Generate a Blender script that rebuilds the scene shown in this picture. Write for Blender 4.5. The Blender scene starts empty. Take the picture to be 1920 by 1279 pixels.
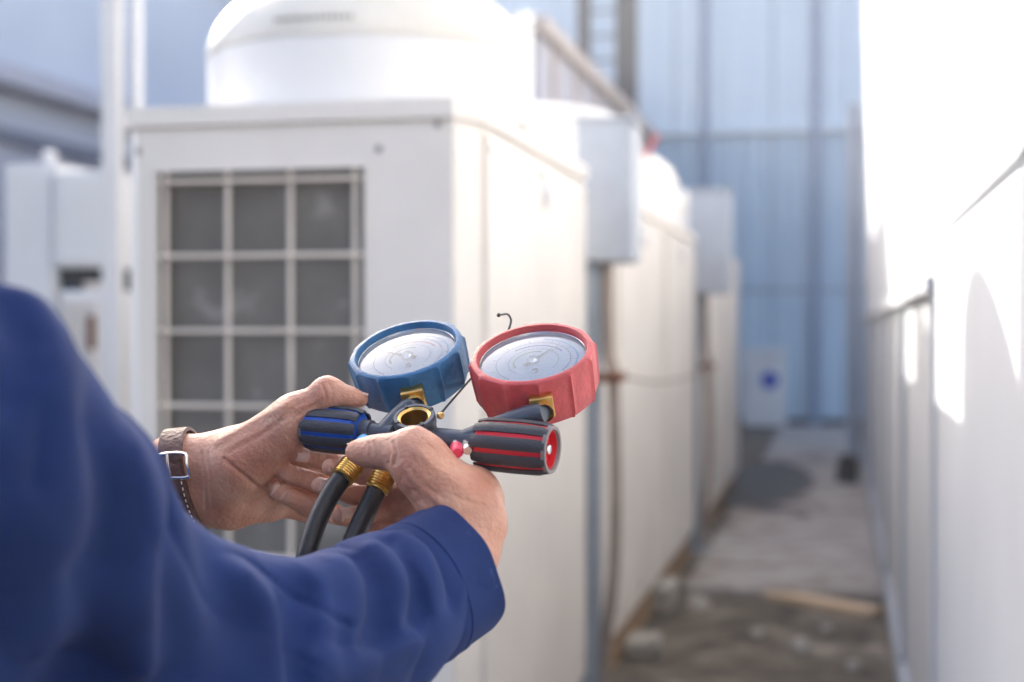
import bpy, bmesh, math, random
import numpy as np
from mathutils import Vector
random.seed(7); np.random.seed(7)
scene = bpy.context.scene
R = math.radians

# ------------------------------------------------------------------ camera
F, CX, CY = 2750.0, 960.0, 639.5          # focal length and centre in photo pixels
CAM = np.array((0.0, 0.0, 1.28)); YAW, PITCH = R(12.7), R(-0.51)
cam_d = bpy.data.cameras.new('camera'); cam = bpy.data.objects.new('camera', cam_d)
scene.collection.objects.link(cam); scene.camera = cam
cam.location = CAM; cam.rotation_euler = (R(90) + PITCH, 0, YAW)
cam_d.sensor_width = 36; cam_d.lens = F / 1920 * 36
cam_d.clip_start = 0.02; cam_d.clip_end = 500
cam_d.dof.use_dof = True; cam_d.dof.focus_distance = 1.07; cam_d.dof.aperture_fstop = 4.2

# ------------------------------------------------------------------ light
LDIR = Vector((1.0, -1.15, -0.68)).normalized()      # the way the sunlight travels
world = bpy.data.worlds.new('World'); scene.world = world; world.use_nodes = True
nt = world.node_tree; bg = nt.nodes['Background']
sky = nt.nodes.new('ShaderNodeTexSky'); sky.sky_type = 'NISHITA'; sky.sun_disc = False
sky.sun_elevation = math.asin(-LDIR.z)
sky.sun_rotation = math.atan2(-LDIR.x, -LDIR.y)
sky.air_density = 0.7; sky.dust_density = 5.0; sky.ozone_density = 1.0
nt.links.new(sky.outputs[0], bg.inputs[0]); bg.inputs[1].default_value = 0.15
sun_d = bpy.data.lights.new('sun', 'SUN'); sun_d.energy = 3.1; sun_d.angle = R(0.53); sun_d.color = (1, .955, .89)
sun = bpy.data.objects.new('sun', sun_d); scene.collection.objects.link(sun)
sun.rotation_euler = LDIR.to_track_quat('-Z', 'Y').to_euler(); sun.location = (-6, 6, 12)
scene.view_settings.view_transform = 'Standard'; scene.view_settings.look = 'None'
scene.view_settings.exposure = 2.12; scene.view_settings.gamma = 1
scene.cycles.use_denoising = True
scene.cycles.max_bounces = 10; scene.cycles.diffuse_bounces = 6

# ------------------------------------------------------------------ helpers
def unit(v): v = np.asarray(v, float); return v / np.linalg.norm(v)
RIGHT = np.array((math.cos(YAW), math.sin(YAW), 0.0))
_f0 = np.array((-math.sin(YAW), math.cos(YAW), 0.0))
FWD = _f0 * math.cos(PITCH) + np.array((0, 0, 1.0)) * math.sin(PITCH)
UP = np.cross(RIGHT, FWD)
def P(x, y, d):                                 # a pixel of the photograph at a depth in metres
    return CAM + FWD * d + RIGHT * ((x - CX) / F * d) + UP * ((CY - y) / F * d)
def K(x, y, z): return CAM + RIGHT * x + UP * y + FWD * z
def pr(r, d): return r * d / F                  # a radius in pixels at a depth -> metres

COL = scene.collection
def empty(name, loc, label=None, cat=None, group=None):
    o = bpy.data.objects.new(name, None); COL.objects.link(o); o.location = loc
    o.empty_display_size = .05
    return tag(o, label, cat, group)
def tag(o, label=None, cat=None, group=None, kind=None):
    if label: o['label'] = label
    if cat: o['category'] = cat
    if group: o['group'] = group
    if kind: o['kind'] = kind
    return o
def root_loc(o):
    v = Vector((0, 0, 0))
    while o is not None: v += o.location; o = o.parent
    return np.array(v)
def obj(name, geo, mat, parent=None, smooth=False, sharp=None):
    """geo = (verts, faces) in world space; the mesh is stored relative to its parent"""
    v, f = geo; v = np.asarray(v, float)
    if parent is not None: v = v - root_loc(parent)
    me = bpy.data.meshes.new(name); me.from_pydata(v.tolist(), [], [list(map(int, q)) for q in f])
    bm = bmesh.new(); bm.from_mesh(me); bmesh.ops.recalc_face_normals(bm, faces=bm.faces); bm.to_mesh(me); bm.free()
    return _link(name, me, mat, parent, smooth, sharp)
def _link(name, me, mat, parent, smooth, sharp=None):
    if smooth:
        me.polygons.foreach_set('use_smooth', [True] * len(me.polygons))
        if sharp is not None: me.set_sharp_from_angle(angle=R(sharp))
    me.materials.append(mat)
    o = bpy.data.objects.new(name, me); COL.objects.link(o)
    if parent is not None: o.parent = parent
    return o
def copy_tree(o, parent=None):
    c = o.copy(); COL.objects.link(c); c.parent = parent
    for ch in list(o.children): copy_tree(ch, c)
    return c
def join(*gs):
    V, Fc, n = [], [], 0
    for v, f in gs:
        V += [tuple(q) for q in v]; Fc += [[i + n for i in q] for q in f]; n += len(v)
    return V, Fc
def box(lo, hi, bev=0.0, seg=2):
    bm = bmesh.new(); bmesh.ops.create_cube(bm, size=1)
    lo = np.array(lo, float); hi = np.array(hi, float); c = (lo + hi) / 2; s = hi - lo
    for v in bm.verts: v.co = Vector((v.co.x * s[0] + c[0], v.co.y * s[1] + c[1], v.co.z * s[2] + c[2]))
    if bev > 0: bmesh.ops.bevel(bm, geom=bm.edges[:], offset=min(bev, s.min() * .45), segments=seg, affect='EDGES', profile=.5)
    bm.verts.index_update()
    g = ([tuple(v.co) for v in bm.verts], [[v.index for v in f.verts] for f in bm.faces]); bm.free(); return g
def xform(g, o, ex, ey, ez):                    # local geometry -> world frame
    v = np.asarray(g[0], float)
    return (np.asarray(o) + v[:, :1] * np.asarray(ex) + v[:, 1:2] * np.asarray(ey) + v[:, 2:3] * np.asarray(ez), g[1])
def frame(z, xh=(0, 0, 1)):
    z = unit(z); x = np.asarray(xh, float); x = x - z * x.dot(z)
    if np.linalg.norm(x) < 1e-4: x = np.array((1.0, 0, 0)) - z * z[0]
    x = unit(x); return x, np.cross(z, x), z
def lathe(prof, o=(0, 0, 0), axes=None, seg=48, rmod=None, close=False):
    ex, ey, ez = axes if axes is not None else (np.array((1., 0, 0)), np.array((0, 1., 0)), np.array((0, 0, 1.)))
    V, Fc = [], []; n = len(prof)
    for k in range(seg):
        a = 2 * math.pi * k / seg
        for i, (r, z) in enumerate(prof):
            rr = r * (rmod(a, i) if rmod else 1)
            V.append(np.asarray(o) + ex * (rr * math.cos(a)) + ey * (rr * math.sin(a)) + ez * z)
    for k in range(seg):
        m = (k + 1) % seg
        for i in range(n - 1 + (1 if close else 0)):
            j = (i + 1) % n
            Fc.append((k * n + i, m * n + i, m * n + j, k * n + j))
    return V, Fc
def spline(pts, n=8):
    pts = [np.asarray(p, float) for p in pts]; q = [2 * pts[0] - pts[1]] + pts + [2 * pts[-1] - pts[-2]]; out = []
    for i in range(1, len(q) - 2):
        for k in range(n):
            t = k / n; a, b, c, d = q[i - 1:i + 3]
            out.append(.5 * ((2 * b) + (c - a) * t + (2 * a - 5 * b + 4 * c - d) * t * t + (3 * b - a - 3 * c + d) * t ** 3))
    out.append(pts[-1]); return out
def tube(pts, rad, seg=12, caps=True, sub=0):
    if sub: pts = spline(pts, sub)
    pts = [np.asarray(p, float) for p in pts]; V, Fc = [], []; n = len(pts); x = None
    for i, p in enumerate(pts):
        t = unit(pts[min(i + 1, n - 1)] - pts[max(i - 1, 0)])
        if x is None: x, y, _ = frame(t)
        else: x = unit(x - t * x.dot(t)); y = np.cross(t, x)
        r = rad[i] if hasattr(rad, '__len__') else rad
        for k in range(seg):
            a = 2 * math.pi * k / seg; V.append(p + x * r * math.cos(a) + y * r * math.sin(a))
    for i in range(n - 1):
        for k in range(seg):
            m = (k + 1) % seg; Fc.append((i * seg + k, i * seg + m, (i + 1) * seg + m, (i + 1) * seg + k))
    if caps: Fc.append(tuple(range(seg))[::-1]); Fc.append(tuple((n - 1) * seg + k for k in range(seg)))
    return V, Fc
def prism(poly, z0, z1):                         # polygon in xy extruded in z
    n = len(poly); V = [(x, y, z0) for x, y in poly] + [(x, y, z1) for x, y in poly]
    return V, [tuple(range(n))[::-1], tuple(range(n, 2 * n))] + [(i, (i + 1) % n, n + (i + 1) % n, n + i) for i in range(n)]

# ------------------------------------------------------------------ materials
def material(name, col, rough=.5, metal=0, var=.0, vscale=8, col2=None, bump=0, bscale=40, spec=.5, sss=0, sheen=0, coat=0, stretch=None, detail=6):
    m = bpy.data.materials.new(name); m.use_nodes = True; t = m.node_tree; b = t.nodes['Principled BSDF']
    b.inputs['Base Color'].default_value = (*col, 1); b.inputs['Roughness'].default_value = rough
    b.inputs['Metallic'].default_value = metal; b.inputs['Specular IOR Level'].default_value = spec
    if coat: b.inputs['Coat Weight'].default_value = coat; b.inputs['Coat Roughness'].default_value = .15
    if sss:
        b.inputs['Subsurface Weight'].default_value = sss; b.inputs['Subsurface Radius'].default_value = (1, .35, .2); b.inputs['Subsurface Scale'].default_value = .006
    if sheen: b.inputs['Sheen Weight'].default_value = sheen; b.inputs['Sheen Roughness'].default_value = .5
    tc = t.nodes.new('ShaderNodeTexCoord'); mp = t.nodes.new('ShaderNodeMapping'); t.links.new(tc.outputs['Object'], mp.inputs[0])
    if stretch: mp.inputs['Scale'].default_value = stretch
    if var or col2:
        n = t.nodes.new('ShaderNodeTexNoise'); n.inputs['Scale'].default_value = vscale; n.inputs['Detail'].default_value = detail; n.inputs['Roughness'].default_value = .62
        t.links.new(mp.outputs[0], n.inputs['Vector'])
        r = t.nodes.new('ShaderNodeValToRGB'); r.color_ramp.elements[0].position = .36; r.color_ramp.elements[1].position = .66
        c2 = col2 or tuple(c * (1 - var) for c in col)
        r.color_ramp.elements[0].color = (*c2, 1); r.color_ramp.elements[1].color = (*col, 1)
        t.links.new(n.outputs['Fac'], r.inputs[0]); t.links.new(r.outputs[0], b.inputs['Base Color'])
    if bump:
        n2 = t.nodes.new('ShaderNodeTexNoise'); n2.inputs['Scale'].default_value = bscale; n2.inputs['Detail'].default_value = 5
        t.links.new(mp.outputs[0], n2.inputs['Vector']); bp = t.nodes.new('ShaderNodeBump'); bp.inputs['Strength'].default_value = bump; bp.inputs['Distance'].default_value = .01
        t.links.new(n2.outputs['Fac'], bp.inputs['Height']); t.links.new(bp.outputs[0], b.inputs['Normal'])
    return m
M = {}
M['paint'] = material('cream_white_paint', (.79, .74, .68), .42, var=.10, vscale=2.2, bump=.04, bscale=6)
M['paint2'] = material('white_paint', (.76, .745, .72), .45, var=.12, vscale=1.5, bump=.05, bscale=5)
M['rwall'] = material('chalky_white_wall_paint', (.50, .515, .54), .6, var=.10, vscale=1.2, bump=.05, bscale=5)
M['cowl'] = material('cream_cowl_plastic', (.74, .70, .62), .35, var=.12, vscale=5)
M['cowl_white'] = material('white_cowl_paint', (.80, .79, .77), .38, var=.06, vscale=3)
M['bar'] = material('beige_coated_bar', (.74, .66, .57), .5, var=.15, vscale=9)
M['slot'] = material('shaded_slot', (.16, .145, .12), .8)
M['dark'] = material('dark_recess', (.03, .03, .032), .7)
M['screw'] = material('dull_screw', (.30, .29, .28), .5, metal=.5)
M['badge'] = material('grey_badge', (.50, .50, .52), .4)
M['boxgrey'] = material('blue_grey_box_paint', (.42, .46, .52), .5, var=.12, vscale=5)
M['postgrey'] = material('blue_grey_post_paint', (.30, .35, .41), .55, var=.2, vscale=4)
M['pipebrown'] = material('dusty_brown_pipe', (.34, .28, .24), .7, var=.3, vscale=8)
M['rust'] = material('rust', (.25, .09, .035), .85, var=.5, vscale=30, bump=.4, bscale=80)
M['wood'] = material('weathered_orange_wood', (.44, .27, .13), .8, col2=(.26, .17, .10), vscale=5, bump=.3, bscale=30, stretch=(8, 1, 8))
M['plank'] = material('pale_plank', (.60, .40, .23), .8, col2=(.74, .62, .46), vscale=3, bump=.2, bscale=30)
M['concrete'] = material('pale_concrete', (.43, .405, .385), .9, col2=(.23, .195, .165), vscale=5, bump=.4, bscale=25)
M['block'] = material('dusty_concrete_block', (.40, .37, .32), .9, col2=(.22, .20, .17), vscale=6, bump=.5, bscale=30)
M['stone'] = material('pale_stone', (.50, .47, .42), .9, col2=(.30, .27, .23), vscale=14, bump=.5, bscale=40)
M['soil'] = material('dark_wet_soil', (.022, .022, .024), .85, col2=(.10, .06, .045), vscale=16, bump=.8, bscale=40)
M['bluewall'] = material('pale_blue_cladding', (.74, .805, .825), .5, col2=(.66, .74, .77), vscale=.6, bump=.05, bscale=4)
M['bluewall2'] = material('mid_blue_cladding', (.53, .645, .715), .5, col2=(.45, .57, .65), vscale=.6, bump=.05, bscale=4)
M['bluetrim'] = material('slate_blue_trim', (.26, .34, .46), .55, var=.2)
M['leftwall'] = material('grey_blue_render', (.66, .69, .73), .7, col2=(.58, .62, .67), vscale=.5)
M['leftband'] = material('pale_band', (.56, .56, .60), .7, var=.15)
M['leftline'] = material('grey_flashing', (.20, .22, .27), .7)
M['shed'] = material('lavender_grey_sheet', (.42, .42, .47), .6, var=.1, vscale=1)
M['shededge'] = material('sandy_edge', (.46, .40, .36), .7)
M['steel'] = material('dark_steel', (.012, .014, .02), .6)
M['red'] = material('red_tape', (.55, .03, .035), .5)
M['signblue'] = material('sign_blue', (.03, .08, .42), .5)
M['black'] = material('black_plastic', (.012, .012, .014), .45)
M['skin'] = material('skin', (.60, .335, .235), .44, col2=(.50, .225, .15), vscale=30, detail=5, bump=.24, bscale=300, sss=.22, spec=.4)
M['nail'] = material('nail', (.70, .45, .37), .25, sss=.15)
M['jacket'] = material('navy_twill', (.017, .040, .150), .85, col2=(.010, .025, .100), vscale=9, detail=8, bump=.12, bscale=900, sheen=.04, spec=.15)
M['trousers'] = material('dark_trousers', (.02, .022, .035), .9, var=.2)
M['shoe'] = material('black_leather', (.015, .014, .013), .5)
M['hair'] = material('black_hair', (.010, .009, .008), .5, bump=.6, bscale=200)
M['leather'] = material('brown_leather', (.115, .05, .04), .5, col2=(.07, .03, .025), vscale=60, bump=.4, bscale=250)
M['silver'] = material('polished_steel', (.72, .70, .68), .22, metal=1)
M['brass'] = material('brass', (.72, .48, .16), .28, metal=1, var=.25, vscale=80)
M['manifold'] = material('gunmetal_anodised', (.085, .098, .125), .38, metal=.35, var=.15, vscale=50)
M['rubber'] = material('black_rubber', (.016, .017, .020), .42, bump=.1, bscale=300)
M['grip'] = material('charcoal_grip', (.040, .043, .052), .5, bump=.15, bscale=500)
M['blueboot'] = material('blue_rubber_boot', (.018, .135, .31), .48, var=.30, vscale=70, bump=.12, bscale=260)
M['redboot'] = material('red_rubber_boot', (.56, .075, .08), .48, var=.22, vscale=70, bump=.12, bscale=260)
M['knobblue'] = material('blue_knob_core', (.006, .075, .42), .35)
M['knobred'] = material('red_knob_core', (.62, .018, .03), .35)
M['knobrim'] = material('grey_rim', (.20, .17, .17), .5)
M['dial'] = material('dial_face', (.84, .86, .88), .5)
M['dialblue'] = material('dial_face_tinted', (.62, .72, .82), .5)
M['ink'] = material('dial_ink', (.10, .16, .30), .5)
M['inkred'] = material('dial_ink_red', (.5, .06, .06), .5)
M['green'] = material('dial_ink_green', (.08, .35, .16), .5)
M['pink'] = material('pink_cap', (.80, .05, .12), .4)
M['cyan'] = material('cyan_cap', (.06, .36, .70), .4)

def glass_mat():
    m = bpy.data.materials.new('gauge_glass'); m.use_nodes = True; t = m.node_tree; t.nodes.clear()
    o = t.nodes.new('ShaderNodeOutputMaterial'); mx = t.nodes.new('ShaderNodeMixShader'); tr = t.nodes.new('ShaderNodeBsdfTransparent')
    gl = t.nodes.new('ShaderNodeBsdfGlossy'); gl.inputs['Roughness'].default_value = .06; fr = t.nodes.new('ShaderNodeFresnel'); fr.inputs[0].default_value = 1.7
    tr.inputs[0].default_value = (.93, .96, .98, 1)
    df = t.nodes.new('ShaderNodeBsdfDiffuse'); df.inputs[0].default_value = (.85, .88, .92, 1); m2 = t.nodes.new('ShaderNodeMixShader'); nz = t.nodes.new('ShaderNodeTexNoise'); nz.inputs['Scale'].default_value = 30; nz.inputs['Detail'].default_value = 2
    rp = t.nodes.new('ShaderNodeMapRange'); rp.inputs[3].default_value = .08; rp.inputs[4].default_value = .26; t.links.new(nz.outputs['Fac'], rp.inputs[0]); t.links.new(rp.outputs[0], m2.inputs[0])   # pale mottled film, a veil of sky reflection put into the lens colour
    t.links.new(tr.outputs[0], m2.inputs[1]); t.links.new(df.outputs[0], m2.inputs[2])
    t.links.new(fr.outputs[0], mx.inputs[0]); t.links.new(m2.outputs[0], mx.inputs[1]); t.links.new(gl.outputs[0], mx.inputs[2]); t.links.new(mx.outputs[0], o.inputs[0])
    return m
M['glass'] = glass_mat()
def coil_mat():
    m = material('aluminium_coil_fins', (.17, .16, .15), .55, metal=.2); t = m.node_tree; b = t.nodes['Principled BSDF']
    tc = t.nodes.new('ShaderNodeTexCoord'); w = t.nodes.new('ShaderNodeTexWave'); w.bands_direction = 'Z'; w.inputs['Scale'].default_value = 45; w.inputs['Distortion'].default_value = .4
    t.links.new(tc.outputs['Object'], w.inputs['Vector'])
    n = t.nodes.new('ShaderNodeTexNoise'); n.inputs['Scale'].default_value = 7; n.inputs['Detail'].default_value = 8; t.links.new(tc.outputs['Object'], n.inputs['Vector'])
    r = t.nodes.new('ShaderNodeValToRGB'); e = r.color_ramp.elements; e[0].position = .3; e[0].color = (.20, .185, .165, 1); e[1].position = .62; e[1].color = (.26, .24, .215, 1)
    k = r.color_ramp.elements.new(.72); k.color = (.46, .43, .40, 1); t.links.new(n.outputs['Fac'], r.inputs[0])
    mx = t.nodes.new('ShaderNodeMix'); mx.data_type = 'RGBA'; mx.blend_type = 'MULTIPLY'; mx.inputs[0].default_value = .45
    t.links.new(r.outputs[0], mx.inputs['A']); t.links.new(w.outputs['Color'], mx.inputs['B']); t.links.new(mx.outputs['Result'], b.inputs['Base Color'])
    bp = t.nodes.new('ShaderNodeBump'); bp.inputs['Strength'].default_value = .6; bp.inputs['Distance'].default_value = .004; t.links.new(w.outputs['Fac'], bp.inputs['Height']); t.links.new(bp.outputs[0], b.inputs['Normal'])
    return m
M['coil'] = coil_mat()
def ground_mat():
    m = material('mossy_dirty_ground', (.13, .115, .10), .95, bump=.6, bscale=18); t = m.node_tree; b = t.nodes['Principled BSDF']
    tc = t.nodes.new('ShaderNodeTexCoord'); n = t.nodes.new('ShaderNodeTexNoise'); n.inputs['Scale'].default_value = 2.6; n.inputs['Detail'].default_value = 11; n.inputs['Roughness'].default_value = .76; n.inputs['Distortion'].default_value = .6
    t.links.new(tc.outputs['Object'], n.inputs['Vector'])
    r = t.nodes.new('ShaderNodeValToRGB'); e = r.color_ramp.elements
    e[0].position = .38; e[0].color = (.030, .024, .016, 1); e[1].position = .68; e[1].color = (.40, .35, .29, 1)
    for p, c in ((.47, (.085, .066, .044)), (.56, (.15, .122, .09))): k = e.new(p); k.color = (*c, 1)
    t.links.new(n.outputs['Fac'], r.inputs[0]); t.links.new(r.outputs[0], b.inputs['Base Color'])
    return m
M['ground'] = ground_mat()

# ------------------------------------------------------------------ the setting
GX = 90
g = obj('ground', ([(-GX, -60, 0), (GX, -60, 0), (GX, 120, 0), (-GX, 120, 0)], [(0, 1, 2, 3)]), M['ground']); tag(g, kind='structure')
slab = obj('concrete_path', box((-.74, 7.0, -.1), (.19, 19.0, .05), .012), M['concrete']); tag(slab, kind='structure')

# --- far building in blue cladding at the end of the alley
EW = 19.2
far = empty('blue_clad_building', (-4, EW, 0), 'pale blue metal clad building closing off the end of the alley', 'building')
obj('wall', box((-16, EW + .06, 0), (9, EW + 6, 6.6)), M['bluetrim'], far)
def clad(x0, x1, z0, z1, y):
    prof = []; n = max(2, int(round((x1 - x0) / .25))); w = (x1 - x0) / n
    for i in range(n):
        a = x0 + i * w; prof += [(a, 0), (a + w * .55, 0), (a + w * .65, -.028), (a + w * .90, -.028)]
    prof.append((x1, 0)); m = len(prof)
    V = [(x, y + d, z0) for x, d in prof] + [(x, y + d, z1) for x, d in prof] + [(x0, y + .05, z0), (x1, y + .05, z0), (x0, y + .05, z1), (x1, y + .05, z1)]
    Fc = [(i, i + 1, m + i + 1, m + i) for i in range(m - 1)] + [(0, m, 2 * m + 2, 2 * m), (m - 1, 2 * m - 1, 2 * m + 3, 2 * m + 1)]
    return V, Fc
xs = [-16 + 1.26 * i for i in range(20)]
for i in range(len(xs) - 1):
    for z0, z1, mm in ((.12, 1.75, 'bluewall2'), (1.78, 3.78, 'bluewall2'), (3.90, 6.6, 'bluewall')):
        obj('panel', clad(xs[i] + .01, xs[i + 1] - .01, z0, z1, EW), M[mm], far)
obj('ledge', box((-16, EW - .10, 3.79), (9, EW + .05, 3.89)), M['bluewall'], far)
obj('skirting', box((-16, EW - .03, 0.0), (9, EW + .05, .115)), M['steel'], far)
for px in (1322, 1528):
    a = math.atan((px - CX) / F) - YAW; X = math.tan(a) * (EW - .1)
    obj('downpipe', tube([(X, EW - .10, .02), (X, EW - .10, 6.55)], .06, 12), M['bluetrim'], far, True, 40)

# dark steel caged ladder against it
lx0, lx1, ly = -3.05, -2.52, 17.6
lad = empty('steel_ladder', (-2.8, ly, 0), 'dark steel cage ladder standing upright before the blue cladding', 'ladder')
obj('rail', box((lx0 - .10, ly - .06, 0), (lx0 + .06, ly + .06, 6.9)), M['steel'], lad)
obj('rail', box((lx1 - .16, ly - .06, 0), (lx1 + .10, ly + .06, 6.9)), M['steel'], lad)
for i in range(22):
    obj('rung', box((lx0 + .065, ly - .016, .3 + .3 * i), (lx1 - .165, ly + .016, .33 + .3 * i)), M['steel'], lad)

# --- building on the left
bl = empty('grey_blue_building', (-9.5, 6, 0), 'grey blue rendered building with a pale ledge behind the left hand units', 'building')
obj('wall', box((-12.5, 9.05, 0), (-7.0, 18.8, 5.2)), M['leftwall'], bl)
obj('added_sun_block', box((-9.6, 5.6, 0), (-6.95, 9.04, 6.9)), M['leftwall'], bl)  # added tall block out of view, keeps direct sun off the person
obj('ledge', box((-7.0, 9.06, 3.30), (-6.72, 18.8, 3.48), .02), M['leftband'], bl)
obj('flashing', box((-6.995, 9.06, 2.86), (-6.90, 18.8, 2.98)), M['leftline'], bl)
obj('lower_panel', box((-6.998, 9.06, .05), (-6.96, 18.8, 2.84)), M['leftband'], bl)
obj('roof', box((-12.7, 9.11, 5.202), (-6.85, 18.9, 5.4)), M['leftline'], bl)
obj('roof', box((-9.8, 5.5, 6.902), (-6.80, 9.1, 7.05)), M['leftline'], bl)  # cap of the added out-of-view block that shades the person

# --- grey sheet shed behind the row
sh = empty('sheet_metal_shed', (-3.1, 12, 0), 'lavender grey sheet metal shed rising behind the white fan cowls', 'shed')
obj('wall', box((-4.3, 9.9, 0), (-2.05, 16.0, 3.30)), M['shed'], sh)
obj('roof_edge', box((-4.4, 9.8, 3.303), (-1.97, 16.1, 3.42), .02), M['shededge'], sh)
for i in range(6):
    obj('seam', box((-2.049, 10.4 + i * .95, .05), (-2.02, 10.46 + i * .95, 3.28)), M['shededge'], sh)

# --- sunlit white panelled wall on the right
RX = .205
rw = empty('white_panel_wall', (RX + .15, 6, 0), 'tall white panelled wall in full sun along the right of the alley', 'wall')
obj('wall_core', box((RX + .03, -3.2, 0), (RX + .6, 15.4, 5.2)), M['rwall'], rw)
ys = [-3.1, -.9, 1.1, 3.44, 5.3, 7.2, 9.2, 11.2, 13.2, 15.3]
for i in range(len(ys) - 1):
    rec = .012 if i >= 3 else 0
    obj('panel', box((RX + rec, ys[i] + .008, .12), (RX + .045, ys[i + 1] - .008, 1.47 if i < 3 else 1.36), .004), M['rwall'], rw)
    obj('panel', box((RX, ys[i] + .008, 1.485 if i < 3 else 1.40), (RX + .045, ys[i + 1] - .008, 3.3), .004), M['rwall'], rw)
    obj('panel', box((RX, ys[i] + .008, 3.315), (RX + .045, ys[i + 1] - .008, 5.15), .004), M['rwall'], rw)
    if i >= 3: obj('drip_ledge', box((RX - .022, ys[i] + .005, 1.362), (RX + .04, ys[i + 1] - .005, 1.398)), M['rwall'], rw)
for y in ys[3:]:
    obj('rib', box((RX - .010, y - .022, .02), (RX + .04, y + .022, 1.355), .004), M['rwall'], rw)
obj('plinth', box((RX - .012, -3.1, 0), (RX + .028, 15.3, .112)), M['boxgrey'], rw)
# pale blue pipe standing where the right wall ends
obj_pipe = obj('drain_pipe', join(tube([(.10, 14.3, .05), (.10, 14.3, 3.4)], .055, 14), box((.02, 14.22, .052), (.18, 14.38, .10), .01)), M['boxgrey'], None, True, 40)
tag(obj_pipe, 'pale blue grey drain pipe upright beside the end of the white wall', 'pipe')

# ------------------------------------------------------------------ condenser units
UX0, UX1, UL, UZ0, UZ1 = -1.664, -.82, 1.48, .14, 1.80
def make_unit(detail=True):
    Y0 = 3.2; Y1 = Y0 + UL
    u = empty('condenser_unit', ((UX0 + UX1) / 2, (Y0 + Y1) / 2, 0))
    ZL = UZ1 - .045
    gx0, gx1, gz0, gz1 = -1.588, -1.069, .36, 1.650
    yf = Y0 + .008
    # casing: ring of panels, front built round the grille opening
    wallp = [(UX1, Y0 + .125), (UX1, Y1), (UX0, Y1), (UX0, Y0 + .03)]
    def vwall(a, b, z0, z1, t=.02):
        a = np.array(a, float); b = np.array(b, float); d = unit(b - a); nn = np.array((d[1], -d[0]))
        q = [a, b, b - nn * t, a - nn * t]; return prism([tuple(k) for k in q], z0, z1)
    c = join(prism([(UX1, Y0 + .127), (UX1, Y1 - .001), (UX1 - .02, Y1 - .001), (UX1 - .02, Y0 + .127)], UZ0, ZL),
             prism([(UX0, Y0 + .03), (UX0 + .02, Y0 + .03), (UX0 + .02, Y1 - .001), (UX0, Y1 - .001)], UZ0, ZL),
             prism([(UX0 + .021, Y1 - .02), (UX1 - .021, Y1 - .02), (UX1 - .021, Y1 - .001), (UX0 + .021, Y1 - .001)], UZ0, ZL))
    obj('casing', c, M['paint'], u)
    obj('corner_post', prism([(-.859, yf), (UX1 - .001, Y0 + .122), (UX1 - .03, Y0 + .135), (-.875, yf + .02)], UZ0, ZL), M['paint'], u)
    obj('corner_post', prism([(UX0 + .001, Y0 + .029), (UX0 + .028, yf), (UX0 + .035, yf + .02), (UX0 + .012, Y0 + .04)], UZ0, ZL), M['cowl_white'], u)
    obj('end_panel', join(box((UX0 + .030, yf, gz1), (-.861, yf + .02, ZL - .001)), box((UX0 + .030, yf, UZ0), (-.861, yf + .02, gz0)),
                          box((UX0 + .030, yf, gz0 + .0005), (gx0, yf + .02, gz1 - .0005)), box((gx1, yf, gz0 + .0005), (-.861, yf + .02, gz1 - .0005))), M['paint'], u)
    obj('grille_frame', join(box((gx0 - .018, yf - .003, gz1 - .002), (gx1 + .016, yf - .0005, gz1 + .010)), box((gx0 - .012, yf - .003, gz0), (gx0, yf - .0005, gz1 - .003)),
                             box((gx1, yf - .003, gz0), (gx1 + .012, yf - .0005, gz1 - .003))), M['paint'], u)
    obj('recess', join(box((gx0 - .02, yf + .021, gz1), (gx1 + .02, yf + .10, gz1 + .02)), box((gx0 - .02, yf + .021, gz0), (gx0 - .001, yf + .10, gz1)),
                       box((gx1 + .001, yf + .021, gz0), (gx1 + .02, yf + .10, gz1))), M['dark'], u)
    obj('coil', box((gx0 - .018, yf + .042, gz0 - .02), (gx1 + .018, yf + .10, gz1 + .019)), M['coil'], u)
    for px in (303, 420, 538, 660):
        x = math.tan(math.atan((px - CX) / F) - YAW) * Y0
        obj('grille_bar', box((x - .0058, yf + .012, gz0 - .01), (x + .0058, yf + .0195, gz1 + .004), .002, 1), M['bar'], u)
    z = 1.626
    while z > gz0:
        obj('grille_bar', box((gx0 + .003, yf + .003, z - .0052), (gx1 - .006, yf + .0115, z + .0052), .002, 1), M['bar'], u); z -= .1765
    for sx, sz in ((-1.035, 1.69), (-.895, 1.762 - .02), (-1.634, 1.70), (-1.035, .30), (-1.634, .30)):
        obj('screw', lathe([(.0001, -.005), (.006, -.005), (.009, -.002), (.009, .004)], (sx, yf - .001, sz), (np.array((1., 0, 0)), np.array((0, 0, 1.)), np.array((0, 1., 0))), 12), M['screw'], u, True, 40)
    # alley-side front panels
    obj('service_panel', box((UX1 + .0005, Y0 + .135, .16), (UX1 + .012, Y0 + .735, ZL - .02), .004), M['paint'], u)
    obj('service_panel', box((UX1 + .0005, Y0 + .745, .16), (UX1 + .012, Y1 - .01, ZL - .02), .004), M['paint'], u)
    ax = (np.array((0, 1., 0)), np.array((0, 0, 1.)), np.array((1., 0, 0)))
    obj('badge', lathe([(.0001, .006), (.040, .006), (.046, .002), (.047, 0)], (UX1 + .0123, Y0 + .81, 1.655), ax, 24, lambda a, i: 1.25 if abs(math.cos(a)) > .9 else 1), M['badge'], u, True, 40)
    for sy in (.16, .71, .77, 1.45):
        for sz in (1.70, .22): obj('screw', lathe([(.0001, .005), (.006, .005), (.008, .0)], (UX1 + .0125, Y0 + sy, sz), ax, 10), M['screw'], u, True, 40)
    # top lip
    lp = [(UX0 - .010, Y0 + .022), (UX0 + .02, Y0 - .006), (-.856, Y0 - .006), (UX1 + .016, Y0 + .118), (UX1 + .016, Y1 + .004), (UX0 - .010, Y1 + .004)]
    obj('top_lip', prism(lp, ZL + .0005, UZ1), M['paint'], u)
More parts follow.
